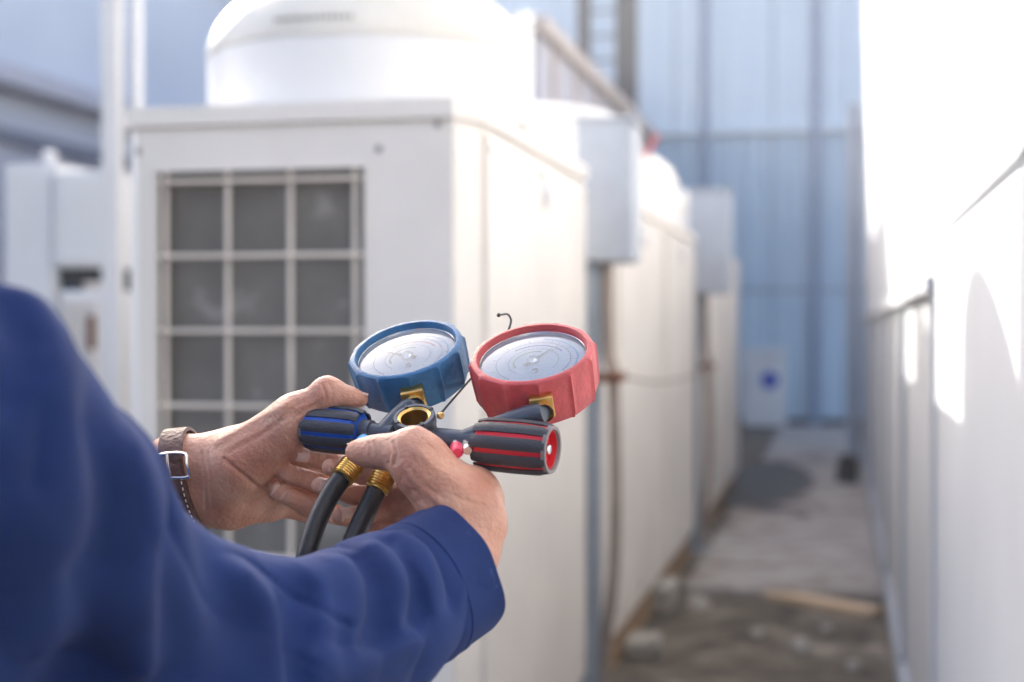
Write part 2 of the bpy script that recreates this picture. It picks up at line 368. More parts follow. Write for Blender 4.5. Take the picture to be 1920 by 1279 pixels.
    # base frame
    obj('base_frame', box((UX0 + .02, Y0 + .03, .0), (UX1 - .015, Y1 - .02, UZ0 - .0005), .004), M['wood'], u)
    # fan cowl
    cc = (-1.215, Y0 + .49, UZ1); rr = .418
    obj('fan_cowl_wall', lathe([(rr + .004, .001), (rr + .004, .012), (rr, .014), (rr, .172)], cc, None, 72), M['cowl_white'], u, True, 35)
    prof = [(rr + .003, .1725), (rr + .003, .186), (rr - .004, .212), (rr - .022, .252), (rr - .052, .290), (rr - .095, .325), (rr - .14, .338), (rr - .165, .335), (rr - .17, .318), (rr - .165, .20)]
    cw = obj('fan_cowl', lathe(prof, cc, None, 72), M['cowl'], u, True, 50)
    for k in range(14):
        a = R(-104 + 2.0 * k); ca, sa = math.cos(a), math.sin(a)
        o_ = np.array(cc) + np.array((ca, sa, 0)) * (rr - .004) + np.array((0, 0, .212))
        ez = unit((-ca * .5, -sa * .5, .86)); ex = np.array((-sa, ca, 0)); ey = np.cross(ez, ex)
        obj('vent_slot', xform(box((-.0026, -.004, -.005), (.0026, .004, .005)), o_, ex, ey, ez), M['slot'], cw)
    gd = []
    for r_ in (.05, .09, .13, .17, .21, .245): gd.append(lathe([(r_ + .003 * math.cos(q), .335 + .003 * math.sin(q)) for q in (0, 1.57, 3.14, 4.71)], cc, None, 40, close=True))
    for k in range(8):
        a = k * math.pi / 4; gd.append(tube([np.array(cc) + (.01 * math.cos(a), .01 * math.sin(a), .329), np.array(cc) + (.275 * math.cos(a), .275 * math.sin(a), .329)], .004, 6))
    obj('fan_guard', join(*gd), M['cowl_white'], u, True, 50)
    fb = []
    for k in range(4):
        a = k * math.pi / 2 + .3; ex = np.array((math.cos(a), math.sin(a), 0)); ey = unit((-math.sin(a), math.cos(a), .45)); ez = np.cross(ex, ey)
        fb.append(xform(box((.03, -.08, -.003), (.235, .08, .003)), np.array(cc) + (0, 0, .22), ex, ey, ez))
    fb.append(lathe([(.0001, .17), (.06, .17), (.06, .27), (.0001, .27)], cc, None, 20))
    obj('fan', join(*fb), M['dark'], u, True, 40)
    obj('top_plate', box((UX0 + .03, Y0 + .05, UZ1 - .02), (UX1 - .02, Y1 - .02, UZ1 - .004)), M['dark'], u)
    return u
unit0 = make_unit()
GRP = 'white condenser units along the left of the alley'
tag(unit0, 'white condenser unit with beige coil grille right behind the gauges', 'condenser unit', GRP)
for y0, lb in ((5.27, 'white condenser unit just beyond the slimmer grey junction box and its brown pipe'), (6.78, 'white condenser unit with a red strip of tape on its fan cowl'),
               (8.80, 'white condenser unit just beyond the taller grey junction box'), (10.32, 'last white condenser unit of the row, next to the blue cladding')):
    c = copy_tree(unit0); c.location.y = y0 + UL / 2; c['label'] = lb
def tape(name, c, lb):
    o = obj(name, xform(box((-.085, -.02, -.005), (.085, .02, .005), .003), c, unit((.55, -.3, .75)), unit((.2, 1, 0)), unit(np.cross((.55, -.3, .75), (.2, 1, 0)))), M['red']); tag(o, lb, 'tape')
tape('warning_tape', (-.915, 7.08, 2.145), 'short red strip of tape stuck on a white fan cowl')
tape('warning_tape', (-.86, 10.62, 2.105), 'faded red strip of tape on the fan cowl of the last unit')

# --- junction boxes on posts in the gaps between units
def junction(y, x0, x1, z0, z1, lb, rustz):
    j = empty('junction_box', ((x0 + x1) / 2, y, 0), lb, 'junction box', 'junction boxes in the gaps between units')
    obj('box_body', box((x0, y, z0), (x1, y + .24, z1), .008), M['boxgrey'], j)
    obj('lid', box((x1 + .0005, y + .01, z0 + .01), (x1 + .012, y + .23, z1 - .01), .004), M['boxgrey'], j)
    obj('hood', box((x0 - .006, y - .012, z1 + .0005), (x1 + .02, y + .25, z1 + .014), .004), M['boxgrey'], j)
    obj('post', box((-.900, y + .06, 0), (-.800, y + .14, z0 - .0005), .004), M['postgrey'], j)
    obj('base_plate', box((-.98, y - .02, 0), (-.72, y + .22, .012)), M['postgrey'], j)
    pp = [(-.775, y + .09, z0 + .002), (-.770, y + .09, z0 - .3), (-.752, y + .085, rustz), (-.742, y + .08, .75), (-.750, y + .08, .45), (-.782, y + .09, .2), (-.79, y + .09, .02)]
    obj('conduit', tube(pp, .021, 12, True, 8), M['pipebrown'], j, True, 40)
    obj('clamp', join(box((-.80, y + .03, rustz - .016), (-.715, y + .145, rustz + .016), .004), box((-.735, y + .02, rustz - .01), (-.722, y + .16, rustz + .01))), M['rust'], j)
    return j
junction(4.80, -.865, -.690, 1.50, 1.965, 'slim blue grey junction box on a post beside the nearest condenser unit', 1.115)
junction(8.38, -.86, -.640, 1.475, 2.06, 'tall blue grey junction box on a post further down the row', 1.06)
w = obj('sagging_wire', tube([(-.715, 4.88, 1.115), (-.72, 5.8, 1.065), (-.72, 7.0, 1.045), (-.715, 8.46, 1.06)], .005, 6, True, 8), M['pipebrown']); tag(w, 'thin wire strung between the rusty pipe clamps', 'wire')

# --- posts left behind the first unit
pc = empty('steel_column', (-2.72, 5.2, 0), 'light grey square column behind the left corner of the grille unit', 'column')
obj('shaft', box((-2.772, 5.14, .012), (-2.70, 5.19, 4.4), .006), M['paint2'], pc)
obj('base_plate', box((-2.86, 5.05, 0), (-2.69, 5.28, .0115)), M['leftwall'], pc)
pp = obj('white_riser_pipe', join(tube([(-2.652, 5.2, 0), (-2.652, 5.2, 3.16)], .0225, 16), lathe([(.0001, 0), (.06, 0), (.06, .012), (.0001, .012)], (-2.652, 5.2, 0), None, 20), lathe([(.0001, .07), (.022, .065), (.032, .04), (.032, .0)], (-2.652, 5.2, 3.10), None, 16)), M['cowl_white'], None, True, 40)
tag(pp, 'slim white riser pipe with round cap beside the grey column', 'pipe')
pb = obj('white_vent_pipe', join(tube([(-1.06, 4.9, 0), (-1.06, 4.9, 2.32)], .028, 14), lathe([(.0001, 2.36), (.03, 2.35), (.034, 2.32)], (-1.06, 4.9, 0), None, 14)), M['cowl_white'], None, True, 40)
tag(pb, 'slim white vent pipe rising just behind the nearest fan cowl', 'pipe')

# --- equipment further left
def PY(x, y, Y):                                 # pixel on the plane Y = const
    d = P(x, y, 1.0) - CAM; return CAM + d * (Y / d[1])
YL = 6.4
def rect(x0, y0, x1, y1, Y): a = PY(x0, y1, Y); b = PY(x1, y0, Y); return a[0], a[2], b[0], b[2]
cab = empty('equipment_cabinet', (PY(60, 600, YL)[0], YL, 0), 'off white equipment cabinet with a knob on top left of the grey column', 'cabinet')
a0, b0, a1, b1 = rect(8, 306, 106, 700, YL)
obj('body', box((a0, YL, .10), (a1, YL + .8, b1), .012), M['paint2'], cab)
obj('door', box((a0 + .02, YL - .014, .16), (a1 - .02, YL - .0005, b1 - .04), .005), M['paint2'], cab)
obj('base', box((a0 + .02, YL + .02, 0), (a1 - .02, YL + .78, .0995)), M['block'], cab)
obj('knob', lathe([(.028, 0), (.028, .03), (.036, .035), (.036, .06), (.02, .07), (.0001, .07)], (a0 + .70 * (a1 - a0), YL + .08, b1 + .0005), None, 16), M['cowl_white'], cab, True, 40)
cb = empty('wall_cabinet', (PY(160, 600, YL)[0], YL, 0), 'pale grey control cabinet hung above a slatted condenser on a dark bracket', 'cabinet')
a0, b0, a1, b1 = rect(111, 322, 213, 503, YL)
obj('body', box((a0, YL - .05, b0), (a1, YL + .35, b1), .010), M['paint2'], cb)
obj('door', box((a0 + .02, YL - .063, b0 + .02), (a1 - .02, YL - .0505, b1 - .03), .004), M['paint2'], cb)
obj('bracket', join(box((a0 - .01, YL + .02, b0 - .06), (a1 - .10, YL + .1, b0 - .0005)), box((a0 + .0, YL + .021, b0 - .12), (a0 + .08, YL + .09, b0 - .061))), M['steel'], cb)
obj('leg', box((a0 + .015, YL + .03, 0), (a0 + .06, YL + .08, b0 - .121)), M['steel'], cb)
obj('leg', box((a1 - .06, YL + .22, 0), (a1 - .015, YL + .27, b0 - .0005)), M['steel'], cb)
sc = empty('slatted_condenser', (PY(170, 700, YL)[0], YL, 0), 'small white slatted condenser under the pale control cabinet', 'condenser')
a0, b0, a1, b1 = rect(132, 545, 214, 700, YL)
obj('casing', box((a0, YL - .1, .06), (a1, YL + .2, b1), .012), M['paint2'], sc)
for i in range(7):
    x = a0 + .035 + i * (a1 - a0 - .07) / 6; obj('slat', box((x - .006, YL - .118, .12), (x + .006, YL - .1005, b1 - .05)), M['paint'], sc)
obj('sticker', box((a1 - .075, YL - .121, b1 - .28), (a1 - .03, YL - .1185, b1 - .12)), M['rust'], sc)
obj('feet', join(box((a0 + .02, YL - .08, 0), (a0 + .08, YL + .18, .0595)), box((a1 - .08, YL - .08, 0), (a1 - .02, YL + .18, .0595))), M['steel'], sc)

# --- board with the blue disc at the end
YS = 18.6
x0, z0, x1, z1 = rect(1392, 652, 1474, 806, YS)
sg = empty('notice_board', ((x0 + x1) / 2, YS, .05), 'white notice board with a blue disc standing against the blue cladding', 'sign')
obj('board', box((x0, YS, .0505), (x1, YS + .05, z1), .008), M['paint2'], sg)
c = PY(1443, 713, YS)
dk = lathe([(.0001, 0), (.115, 0)], (c[0], YS - .003, c[2]), (np.array((1., 0, 0)), np.array((0, 0, 1.)), np.array((0, -1., 0))), 28)
obj('disc', dk, M['signblue'], sg)
q = PY(1445, 671, YS); obj('caption', box((q[0] - .13, YS - .004, q[2] - .018), (q[0] + .13, YS - .001, q[2] + .018)), M['badge'], sg)
obj('edge_strip', box((x0 + .03, YS - .004, z1 - .55), (x0 + .06, YS - .001, z1 - .30)), M['badge'], sg)

# --- things on the ground
def rock(name, c, s, mat, lb=None, cat=None, group=None, seed=0, kind=None, sub=2):
    bm = bmesh.new(); bmesh.ops.create_icosphere(bm, subdivisions=sub, radius=1); rs = np.random.RandomState(seed)
    k = rs.normal(size=(6, 3)) * 1.6; ph = rs.uniform(0, 6, 6); A = rs.uniform(.03, .12, 6)
    V = []
    for v in bm.verts:
        q = np.array(v.co); d = 1 + sum(A[i] * math.sin(k[i].dot(q) * 1.7 + ph[i]) for i in range(6)); q = q * d * np.array(s); q[2] = max(q[2], -s[2] * .55); V.append(q)
    bm.verts.index_update(); Fc = [[v.index for v in f.verts] for f in bm.faces]; bm.free()
    V = np.array(V); V[:, 2] -= V[:, 2].min(); o = empty_mesh(name, V, Fc, c, mat); tag(o, lb, cat, group, kind); return o
def empty_mesh(name, V, Fc, loc, mat, smooth=True):
    me = bpy.data.meshes.new(name); me.from_pydata(V.tolist(), [], Fc); o = _link(name, me, mat, None, smooth, 50); o.location = loc; return o
def PG(x, y, z=0.0):
    d = P(x, y, 1.0) - CAM; return CAM + d * ((z - CAM[2]) / d[2])
def stain_mat():
    m = material('damp_dark_stain', (.03, .03, .032), .7); t = m.node_tree; b = t.nodes['Principled BSDF']; out = [n for n in t.nodes if n.type == 'OUTPUT_MATERIAL'][0]
    tc = t.nodes.new('ShaderNodeTexCoord'); sp = t.nodes.new('ShaderNodeTexGradient'); sp.gradient_type = 'SPHERICAL'; mp = t.nodes.new('ShaderNodeMapping'); mp.inputs['Scale'].default_value = (2.3, .5, 1)
    nz = t.nodes.new('ShaderNodeTexNoise'); nz.inputs['Scale'].default_value = 2.2; nz.inputs['Detail'].default_value = 9; nz.inputs['Roughness'].default_value = .65
    t.links.new(tc.outputs['Object'], mp.inputs[0]); t.links.new(mp.outputs[0], sp.inputs[0]); t.links.new(tc.outputs['Object'], nz.inputs['Vector'])
    ad = t.nodes.new('ShaderNodeMath'); ad.operation = 'MULTIPLY_ADD'; ad.inputs[1].default_value = 1.7; t.links.new(nz.outputs['Fac'], ad.inputs[0]); t.links.new(sp.outputs['Fac'], ad.inputs[2])
    r = t.nodes.new('ShaderNodeValToRGB'); e = r.color_ramp.elements; e[0].position = .88; e[0].color = (0, 0, 0, 1); e[1].position = 1.0; e[1].color = (1, 1, 1, 1); t.links.new(ad.outputs[0], r.inputs[0])
    c = t.nodes.new('ShaderNodeValToRGB'); e = c.color_ramp.elements; e[0].position = .92; e[0].color = (.26, .14, .10, 1); e[1].position = 1.0; e[1].color = (.025, .026, .03, 1); t.links.new(ad.outputs[0], c.inputs[0]); t.links.new(c.outputs[0], b.inputs['Base Color'])
    tr = t.nodes.new('ShaderNodeBsdfTransparent'); mx = t.nodes.new('ShaderNodeMixShader'); t.links.new(r.outputs[0], mx.inputs[0]); t.links.new(tr.outputs[0], mx.inputs[1]); t.links.new(b.outputs[0], mx.inputs[2]); t.links.new(mx.outputs[0], out.inputs[0])
    return m
c = PG(1432, 905, .05); c[2] = .054
h = empty_mesh('damp_stain', np.array([(-.38, -2.6, 0), (.40, -2.6, 0), (.40, 2.6, 0), (-.38, 2.6, 0)]), [(0, 1, 2, 3)], c, stain_mat(), False); tag(h, kind='structure')
stn = [((1330, 905), .09, .05, 'big pale stone at the left edge of the dark soil heap'), ((1302, 985), .10, 0, 'largest pale rubble lump between the base beam and the concrete path'), ((1352, 872), .085, .05, 'pale rubble lump on the concrete behind the soil heap edge'),
       ((1288, 950), .06, 0, 'small rubble lump tucked against the base of the last two units'), ((1318, 1010), .05, 0, 'small pale stone in front of the concrete path corner'), ((1372, 846), .08, .05, 'pale stone at the far end of the unit bases'), ((1345, 935), .06, .05, 'small stone on the concrete path before the soil heap'),
       ((1500, 1222), .045, 0, 'whitish flat stone alone on the mossy ground'), ((1600, 1255), .03, 0, 'tiny pale stone on the mossy ground by the white wall'), ((1420, 1190), .028, 0, 'tiny grey stone on the mossy ground in the middle of the alley'), ((1310, 1140), .05, 0, 'pale stone next to the dusty concrete block'), ((1550, 1185), .025, 0, 'tiny pale stone just in front of the wooden plank')]
for i, ((x, y), s, z, lb) in enumerate(stn):
    rock('loose_stone', PG(x, y, z), (s, s * 1.25, s * .75), M['stone'], lb, 'stone', 'loose stones on the alley floor', seed=20 + i)
bp_ = PG(1592, 905, .05); bp_[0] = min(bp_[0], .06)
rock('black_bag', bp_, (.085, .14, .15), M['black'], 'small black bag slumped at the foot of the white wall', 'bag', seed=3, sub=3)
a = PG(1440, 1112, .02); b = PG(1655, 1150, .02); d = unit(b - a); a = a - d * .02
L = min(np.linalg.norm(b - a), .64)
o = obj('wooden_plank', xform(box((0, -.055, 0), (L, .055, .035), .004), (a[0], a[1], .0), d, np.cross((0, 0, 1), d), np.array((0, 0, 1.))), M['plank']); tag(o, 'pale wooden plank lying across the alley floor at the concrete edge', 'plank')
# kerb blocks in front of the second unit
for (x, y), (sx, sy, sz), lb in (((1235, 1135), (.16, .34, .11), 'dusty concrete block lying beside the orange base beam'), ((1205, 1225), (.13, .22, .07), 'low concrete block at the foot of the brown pipe'), ((1262, 1040), (.12, .30, .09), 'narrow concrete block next to the pale stones')):
    c = PG(x, y); o = obj('concrete_block', box((c[0] - sx / 2, c[1] - sy / 2, 0), (c[0] + sx / 2, c[1] + sy / 2, sz), .015), M['block']); tag(o, lb, 'block', 'concrete blocks along the unit bases')

# ------------------------------------------------------------------ SDF meshing (hands, person, clothes)
def cone(p, a, b, ra, rb):
    a = np.asarray(a, np.float32); ba = np.asarray(b, np.float32) - a; pa = p - a
    h = np.clip(pa @ ba / max(float(ba @ ba), 1e-9), 0, 1)
    return np.sqrt(((pa - h[:, None] * ba) ** 2).sum(1)) - (ra + (rb - ra) * h)
def ellip(p, c, ax, rad):                         # ellipsoid with axes rows ax
    q = (p - np.asarray(c, np.float32)) @ np.asarray(ax, np.float32).T; r = np.asarray(rad, np.float32)
    k0 = np.sqrt(((q / r) ** 2).sum(1)); k1 = np.sqrt(((q / r ** 2) ** 2).sum(1)) + 1e-9
    return k0 * (k0 - 1) / k1
def smin(a, b, k):
    h = np.maximum(k - np.abs(a - b), 0) / k; return np.minimum(a, b) - h * h * k * .25
def mesh_sdf(fn, lo, hi, h, newton=2, reach=1.25):
    lo = np.asarray(lo, float); n = np.ceil((np.asarray(hi) - lo) / h).astype(int) + 1; B = 8
    n = ((n + B - 1) // B) * B; nb = n // B
    bi = np.stack(np.meshgrid(*[np.arange(k) for k in nb], indexing='ij'), -1).reshape(-1, 3)
    cen = (lo + (bi * B + (B - 1) / 2) * h).astype(np.float32); dc = fn(cen)
    vals = np.repeat(np.repeat(np.repeat(dc.reshape(nb), B, 0), B, 1), B, 2).astype(np.float32)
    act = bi[np.abs(dc) < B * h * reach]
    off = np.stack(np.meshgrid(*[np.arange(B)] * 3, indexing='ij'), -1).reshape(-1, 3)
    for s in range(0, len(act), 1500):
        idx = (act[s:s + 1500, None, :] * B + off[None]).reshape(-1, 3)
        vals[idx[:, 0], idx[:, 1], idx[:, 2]] = fn((lo + idx * h).astype(np.float32))
    ins = vals < 0
    cor = [(i, j, k) for i in (0, 1) for j in (0, 1) for k in (0, 1)]
    cs = np.zeros(tuple(n - 1), np.int8)
    for i, j, k in cor: cs += ins[i:n[0] - 1 + i, j:n[1] - 1 + j, k:n[2] - 1 + k]
    ci = np.argwhere((cs > 0) & (cs < 8)); vid = np.full(tuple(n - 1), -1, np.int64); vid[ci[:, 0], ci[:, 1], ci[:, 2]] = np.arange(len(ci))
    acc = np.zeros((len(ci), 3)); cnt = np.zeros(len(ci))
    for c0 in cor:
        for ax in range(3):
            if c0[ax]: continue
            c1 = list(c0); c1[ax] = 1
            v0 = vals[ci[:, 0] + c0[0], ci[:, 1] + c0[1], ci[:, 2] + c0[2]]; v1 = vals[ci[:, 0] + c1[0], ci[:, 1] + c1[1], ci[:, 2] + c1[2]]
            m = (v0 < 0) != (v1 < 0); t = v0[m] / (v0[m] - v1[m]); p = np.tile(np.array(c0, float), (m.sum(), 1)); p[:, ax] += t
            acc[m] += p; cnt[m] += 1
    V = lo + (ci + acc / cnt[:, None]) * h; Fc = []
    for ax in range(3):
        a1, a2 = (ax + 1) % 3, (ax + 2) % 3
        sl0 = [slice(None)] * 3; sl1 = [slice(None)] * 3; sl0[ax] = slice(0, n[ax] - 1); sl1[ax] = slice(1, n[ax])
        e = np.argwhere(ins[tuple(sl0)] != ins[tuple(sl1)]); e = e[(e[:, a1] > 0) & (e[:, a2] > 0) & (e[:, a1] < n[a1] - 1) & (e[:, a2] < n[a2] - 1)]
        q = []
        for d1, d2 in ((0, 0), (1, 0), (1, 1), (0, 1)):
            k = e.copy(); k[:, a1] -= d1; k[:, a2] -= d2; q.append(vid[k[:, 0], k[:, 1], k[:, 2]])
        q = np.stack(q, 1); fl = ins[e[:, 0], e[:, 1], e[:, 2]]; q[~fl] = q[~fl][:, ::-1]; Fc.append(q)
    Fc = np.concatenate(Fc); Fc = Fc[(Fc >= 0).all(1)]
    for _ in range(newton):
        V32 = V.astype(np.float32); d = fn(V32); e = h * .5; gr = np.stack([fn(V32 + np.eye(3, dtype=np.float32)[i] * e) - fn(V32 - np.eye(3, dtype=np.float32)[i] * e) for i in range(3)], 1) / (2 * e)
        g2 = (gr ** 2).sum(1); st = (d / np.maximum(g2, .2))[:, None] * gr; st = np.clip(st, -h * .6, h * .6); V = V - st
    return V, Fc
def sdf_obj(name, geos, mat, parent):
    V = np.concatenate([g_[0] for g_ in geos]); off = np.cumsum([0] + [len(g_[0]) for g_ in geos]); Fc = np.concatenate([g_[1] + off[i] for i, g_ in enumerate(geos)])
    V = V - root_loc(parent); me = bpy.data.meshes.new(name); me.vertices.add(len(V)); me.vertices.foreach_set('co', V.astype(np.float32).ravel())
    me.loops.add(Fc.size); me.loops.foreach_set('vertex_index', Fc.ravel().astype(np.int32)); me.polygons.add(len(Fc))
    me.polygons.foreach_set('loop_start', np.arange(0, Fc.size, 4, dtype=np.int32)); me.update(calc_edges=True); me.validate()
    return _link(name, me, mat, parent, True)
def wob(p, amp, fr, seed):
    rs = np.random.RandomState(seed); o_ = 0
    for i in range(5):
        k = rs.normal(size=3) * fr; o_ = o_ + np.sin(p @ k.astype(np.float32) + rs.uniform(0, 6)) * amp / 5
    return o_
def chain(p, pts, k):                             # pts: (pos, radius) ... blended chain of cones
    d = None
    for (a, ra), (b, rb) in zip(pts[:-1], pts[1:]):
        e = cone(p, a, b, ra, rb); d = e if d is None else smin(d, e, k)
    return d
def J(x, y, d, r): return (P(x, y, d), pr(r, d))

# ---- hands, as joints (pixel x, y, depth, radius in pixels)
LEFT = dict(
    thumb=[J(425, 878, 1.105, 46), J(540, 790, 1.085, 37), J(614, 739, 1.08, 25.5), J(655, 746, 1.082, 19), J(676, 749, 1.083, 14.5)],
    index=[J(555, 842, 1.15, 25), J(655, 860, 1.14, 20), J(622, 866, 1.105, 18.5), J(560, 853, 1.088, 15.5)],
    middle=[J(545, 885, 1.15, 26), J(655, 920, 1.135, 20), J(602, 909, 1.105, 18.5), J(534, 886, 1.095, 15.5)],
    ring=[J(530, 922, 1.145, 26), J(630, 966, 1.125, 19), J(582, 952, 1.10, 19), J(519, 921, 1.095, 16)],
    pinky=[J(505, 945, 1.13, 25), J(600, 960, 1.155, 16), J(575, 960, 1.14, 16), J(535, 950, 1.13, 13)])
LW = [J(60, 1035, 1.08, 90), J(220, 945, 1.125, 78), J(335, 900, 1.12, 70)]
RIGHTH = dict(
    thumb=[J(845, 925, .995, 52), J(776, 850, .99, 38), J(713, 846, 1.00, 28.5), J(685, 848, 1.004, 23), J(666, 847, 1.007, 17.5)],
    index=[J(832, 882, 1.04, 36), J(742, 880, 1.068, 22), J(680, 890, 1.073, 18.5), J(620, 877, 1.062, 15.5)],
    middle=[J(818, 905, 1.06, 33), J(740, 924, 1.088, 21), J(664, 928, 1.084, 19), J(600, 911, 1.066, 15.5)],
    ring=[J(808, 932, 1.07, 32), J(742, 958, 1.088, 20), J(684, 968, 1.075, 20), J(640, 968, 1.062, 17.5)],
    pinky=[J(802, 958, 1.07, 29), J(752, 990, 1.082, 18), J(712, 1002, 1.07, 17), J(676, 1010, 1.06, 14)])

def fold_grooves(p, d, joints, amp=.0012, w=.0012):
    for j, ax, r in joints:
        q = p - np.asarray(j, np.float32); t = q @ np.asarray(ax, np.float32); m = np.exp(-((q ** 2).sum(1)) / (r * r * 1.6))
        d = d + amp * m * (np.exp(-(t / w) ** 2) + .6 * np.exp(-((t - 2.6 * w) / w) ** 2) + .5 * np.exp(-((t + 2.8 * w) / w) ** 2))
    return d
def finger_joints(F_):
    o_ = []
    for nme in ('thumb', 'index', 'middle', 'ring', 'pinky'):
        c = F_[nme]; n_ = len(c) if nme != 'thumb' else 4
        for i in range(1, n_ - 1): o_.append((c[i][0], unit(c[i + 1][0] - c[i - 1][0]), c[i][1]))
    return o_
LJ, RJ = finger_joints(LEFT), finger_joints(RIGHTH)
# skin lines and tendons: (pixel path, depth guess, height, width); negative height is a crease
LCREASE = [([(372, 850), (380, 900), (376, 960)], 1.075, -.0012, .0011), ([(386, 850), (392, 905), (388, 955)], 1.075, -.0009, .0010), ([(420, 860), (470, 905), (500, 960)], 1.075, -.0014, .0014), ([(455, 950), (500, 930), (525, 905)], 1.08, -.0016, .0013),
           ([(480, 970), (515, 945), (535, 925)], 1.08, -.0013, .0012), ([(400, 830), (470, 790), (540, 757)], 1.075, .0016, .0030), ([(425, 850), (490, 815), (550, 775)], 1.065, -.0012, .0022), ([(535, 800), (560, 775), (590, 758)], 1.055, -.0012, .0012), ([(520, 790), (548, 765), (575, 748)], 1.06, -.0008, .0010), ([(600, 722), (608, 740), (606, 756)], 1.06, -.0010, .0010), ([(612, 718), (620, 738), (617, 756)], 1.06, -.0010, .0010)]
RCREASE = [([(735, 832), (742, 850), (738, 872)], .97, -.0016, .0012), ([(725, 828), (731, 848), (728, 870)], .975, -.0010, .0010), ([(690, 832), (694, 846), (692, 862)], .985, -.0010, .0009), ([(700, 830), (704, 846), (702, 864)], .98, -.0010, .0009), ([(780, 850), (830, 890), (880, 930)], .95, .0014, .0030), ([(800, 840), (850, 880), (900, 920)], .955, -.0010, .0025),
           ([(760, 880), (790, 915), (830, 940)], .945, -.0012, .0016), ([(752, 895), (775, 930), (812, 955)], .945, -.0012, .0014), ([(765, 925), (790, 950), (830, 965)], .945, -.0012, .0013), ([(850, 935), (880, 950), (905, 955)], .95, -.0010, .0013)]
def crease_pts(L_): return [(np.array(spline([P(x, y, dp) for x, y in path], 5), np.float32), hgt, w_) for path, dp, hgt, w_ in L_]
LCREASE, RCREASE = crease_pts(LCREASE), crease_pts(RCREASE)
def creases(p, d, L_):                            # distance is measured across the view of the palm, fading with depth
    for pts, hgt, w_ in L_:
        near = np.nonzero((p > pts.min(0) - .03).all(1) & (p < pts.max(0) + .03).all(1))[0]
        if len(near) == 0: continue
        q = p[near]; f32 = FWD.astype(np.float32); qf = q - (q @ f32)[:, None] * f32; dm = np.full(len(q), 9, np.float32)
        for a_, b_ in zip(pts[:-1], pts[1:]): dm = np.minimum(dm, cone(qf, a_ - (a_ @ f32) * f32, b_ - (b_ @ f32) * f32, 0, 0))
        dz = (q @ f32) - float(pts.mean(0) @ f32); d[near] -= hgt * np.exp(-(dm / w_) ** 2) * np.exp(-(dz / .03) ** 2)
    return d
def sdf_left(p):
    pal = chain(p, LW, .02)
    pal = smin(pal, cone(p, *(P(330, 868, 1.115), P(430, 865, 1.11)), pr(50, 1.11), pr(54, 1.11)), .02)
    pal = smin(pal, cone(p, P(345, 935, 1.12), P(430, 935, 1.115), pr(47, 1.12), pr(46, 1.12)), .02)
    pal = smin(pal, cone(p, P(430, 940, 1.115), P(505, 935, 1.125), pr(42, 1.12), pr(36, 1.12)), .02)      # heel of the hand
    for f in ('index', 'middle', 'ring', 'pinky'):
        pal = smin(pal, cone(p, P(370, 890, 1.13), LEFT[f][0][0], pr(42, 1.13), LEFT[f][0][1]), .014)
    th = chain(p, LEFT['thumb'], .006)
    d = smin(pal, th, .022)
    d = smin(d, cone(p, P(445, 875, 1.095), P(530, 820, 1.09), pr(48, 1.1), pr(36, 1.1)), .018)           # ball of the thumb
    d = smin(d, cone(p, P(560, 770, 1.09), LEFT['index'][0][0], pr(22, 1.1), pr(26, 1.1)), .02)              # web
    for f in ('index', 'middle', 'ring', 'pinky'):
        d = smin(d, chain(p, LEFT[f], .005), .0035)
    d = smin(d, cone(p, P(612, 733, 1.082), P(622, 736, 1.083), pr(23, 1.08), pr(22, 1.08)), .008)
    d = fold_grooves(p, d, LJ)
    d = creases(p, d, LCREASE)
    return d + wob(p, .0012, 75, 3) + wob(p, .0007, 190, 4)
CUFFC, CUFFD = P(844, 1066, .972), unit(P(960, 1012, 1.03) - P(690, 1165, .92))
RW = [J(640, 1190, .91, 80), J(835, 1075, .975, 80), J(883, 985, .995, 56)]
def sdf_right(p):
    pal = chain(p, RW, .02)
    pal = smin(pal, cone(p, P(885, 985, .995), P(876, 938, 1.00), pr(54, 1), pr(54, 1)), .02)
    for f in ('index', 'middle', 'ring', 'pinky'):
        pal = smin(pal, cone(p, P(880, 940, 1.015), RIGHTH[f][0][0], pr(46, 1.01), RIGHTH[f][0][1]), .014)
    d = smin(pal, chain(p, RIGHTH['thumb'], .008), .014)
    d = smin(d, cone(p, P(792, 892, .985), P(835, 935, .985), pr(45, 1), pr(48, 1)), .016)                  # ball of the thumb
    d = smin(d, cone(p, P(778, 846, .993), P(800, 855, 1.00), pr(36, 1), pr(38, 1)), .012)
    for f in ('index', 'middle', 'ring', 'pinky'):
        d = smin(d, chain(p, RIGHTH[f], .005), .0035)
    d = fold_grooves(p, d, RJ)
    # wrinkles at the base of the thumb
    for (x, y, ax_) in ((762, 930, (.5, 1)), (772, 948, (.4, 1)), (748, 905, (.9, .6))):
        j = P(x, y, .96); a_ = unit(RIGHT * ax_[0] - UP * ax_[1]); q = p - j.astype(np.float32); t = q @ a_.astype(np.float32)
        d = d + .0008 * np.exp(-(q ** 2).sum(1) / .018 ** 2) * np.exp(-(t / .0014) ** 2)
    d = creases(p, d, RCREASE)
    return d + wob(p, .0012, 75, 8) + wob(p, .0007, 190, 9)
def bounds(pts, m):
    a_ = np.array([q for q, _ in pts]); r = max(r_ for _, r_ in pts); return a_.min(0) - r - m, a_.max(0) + r + m

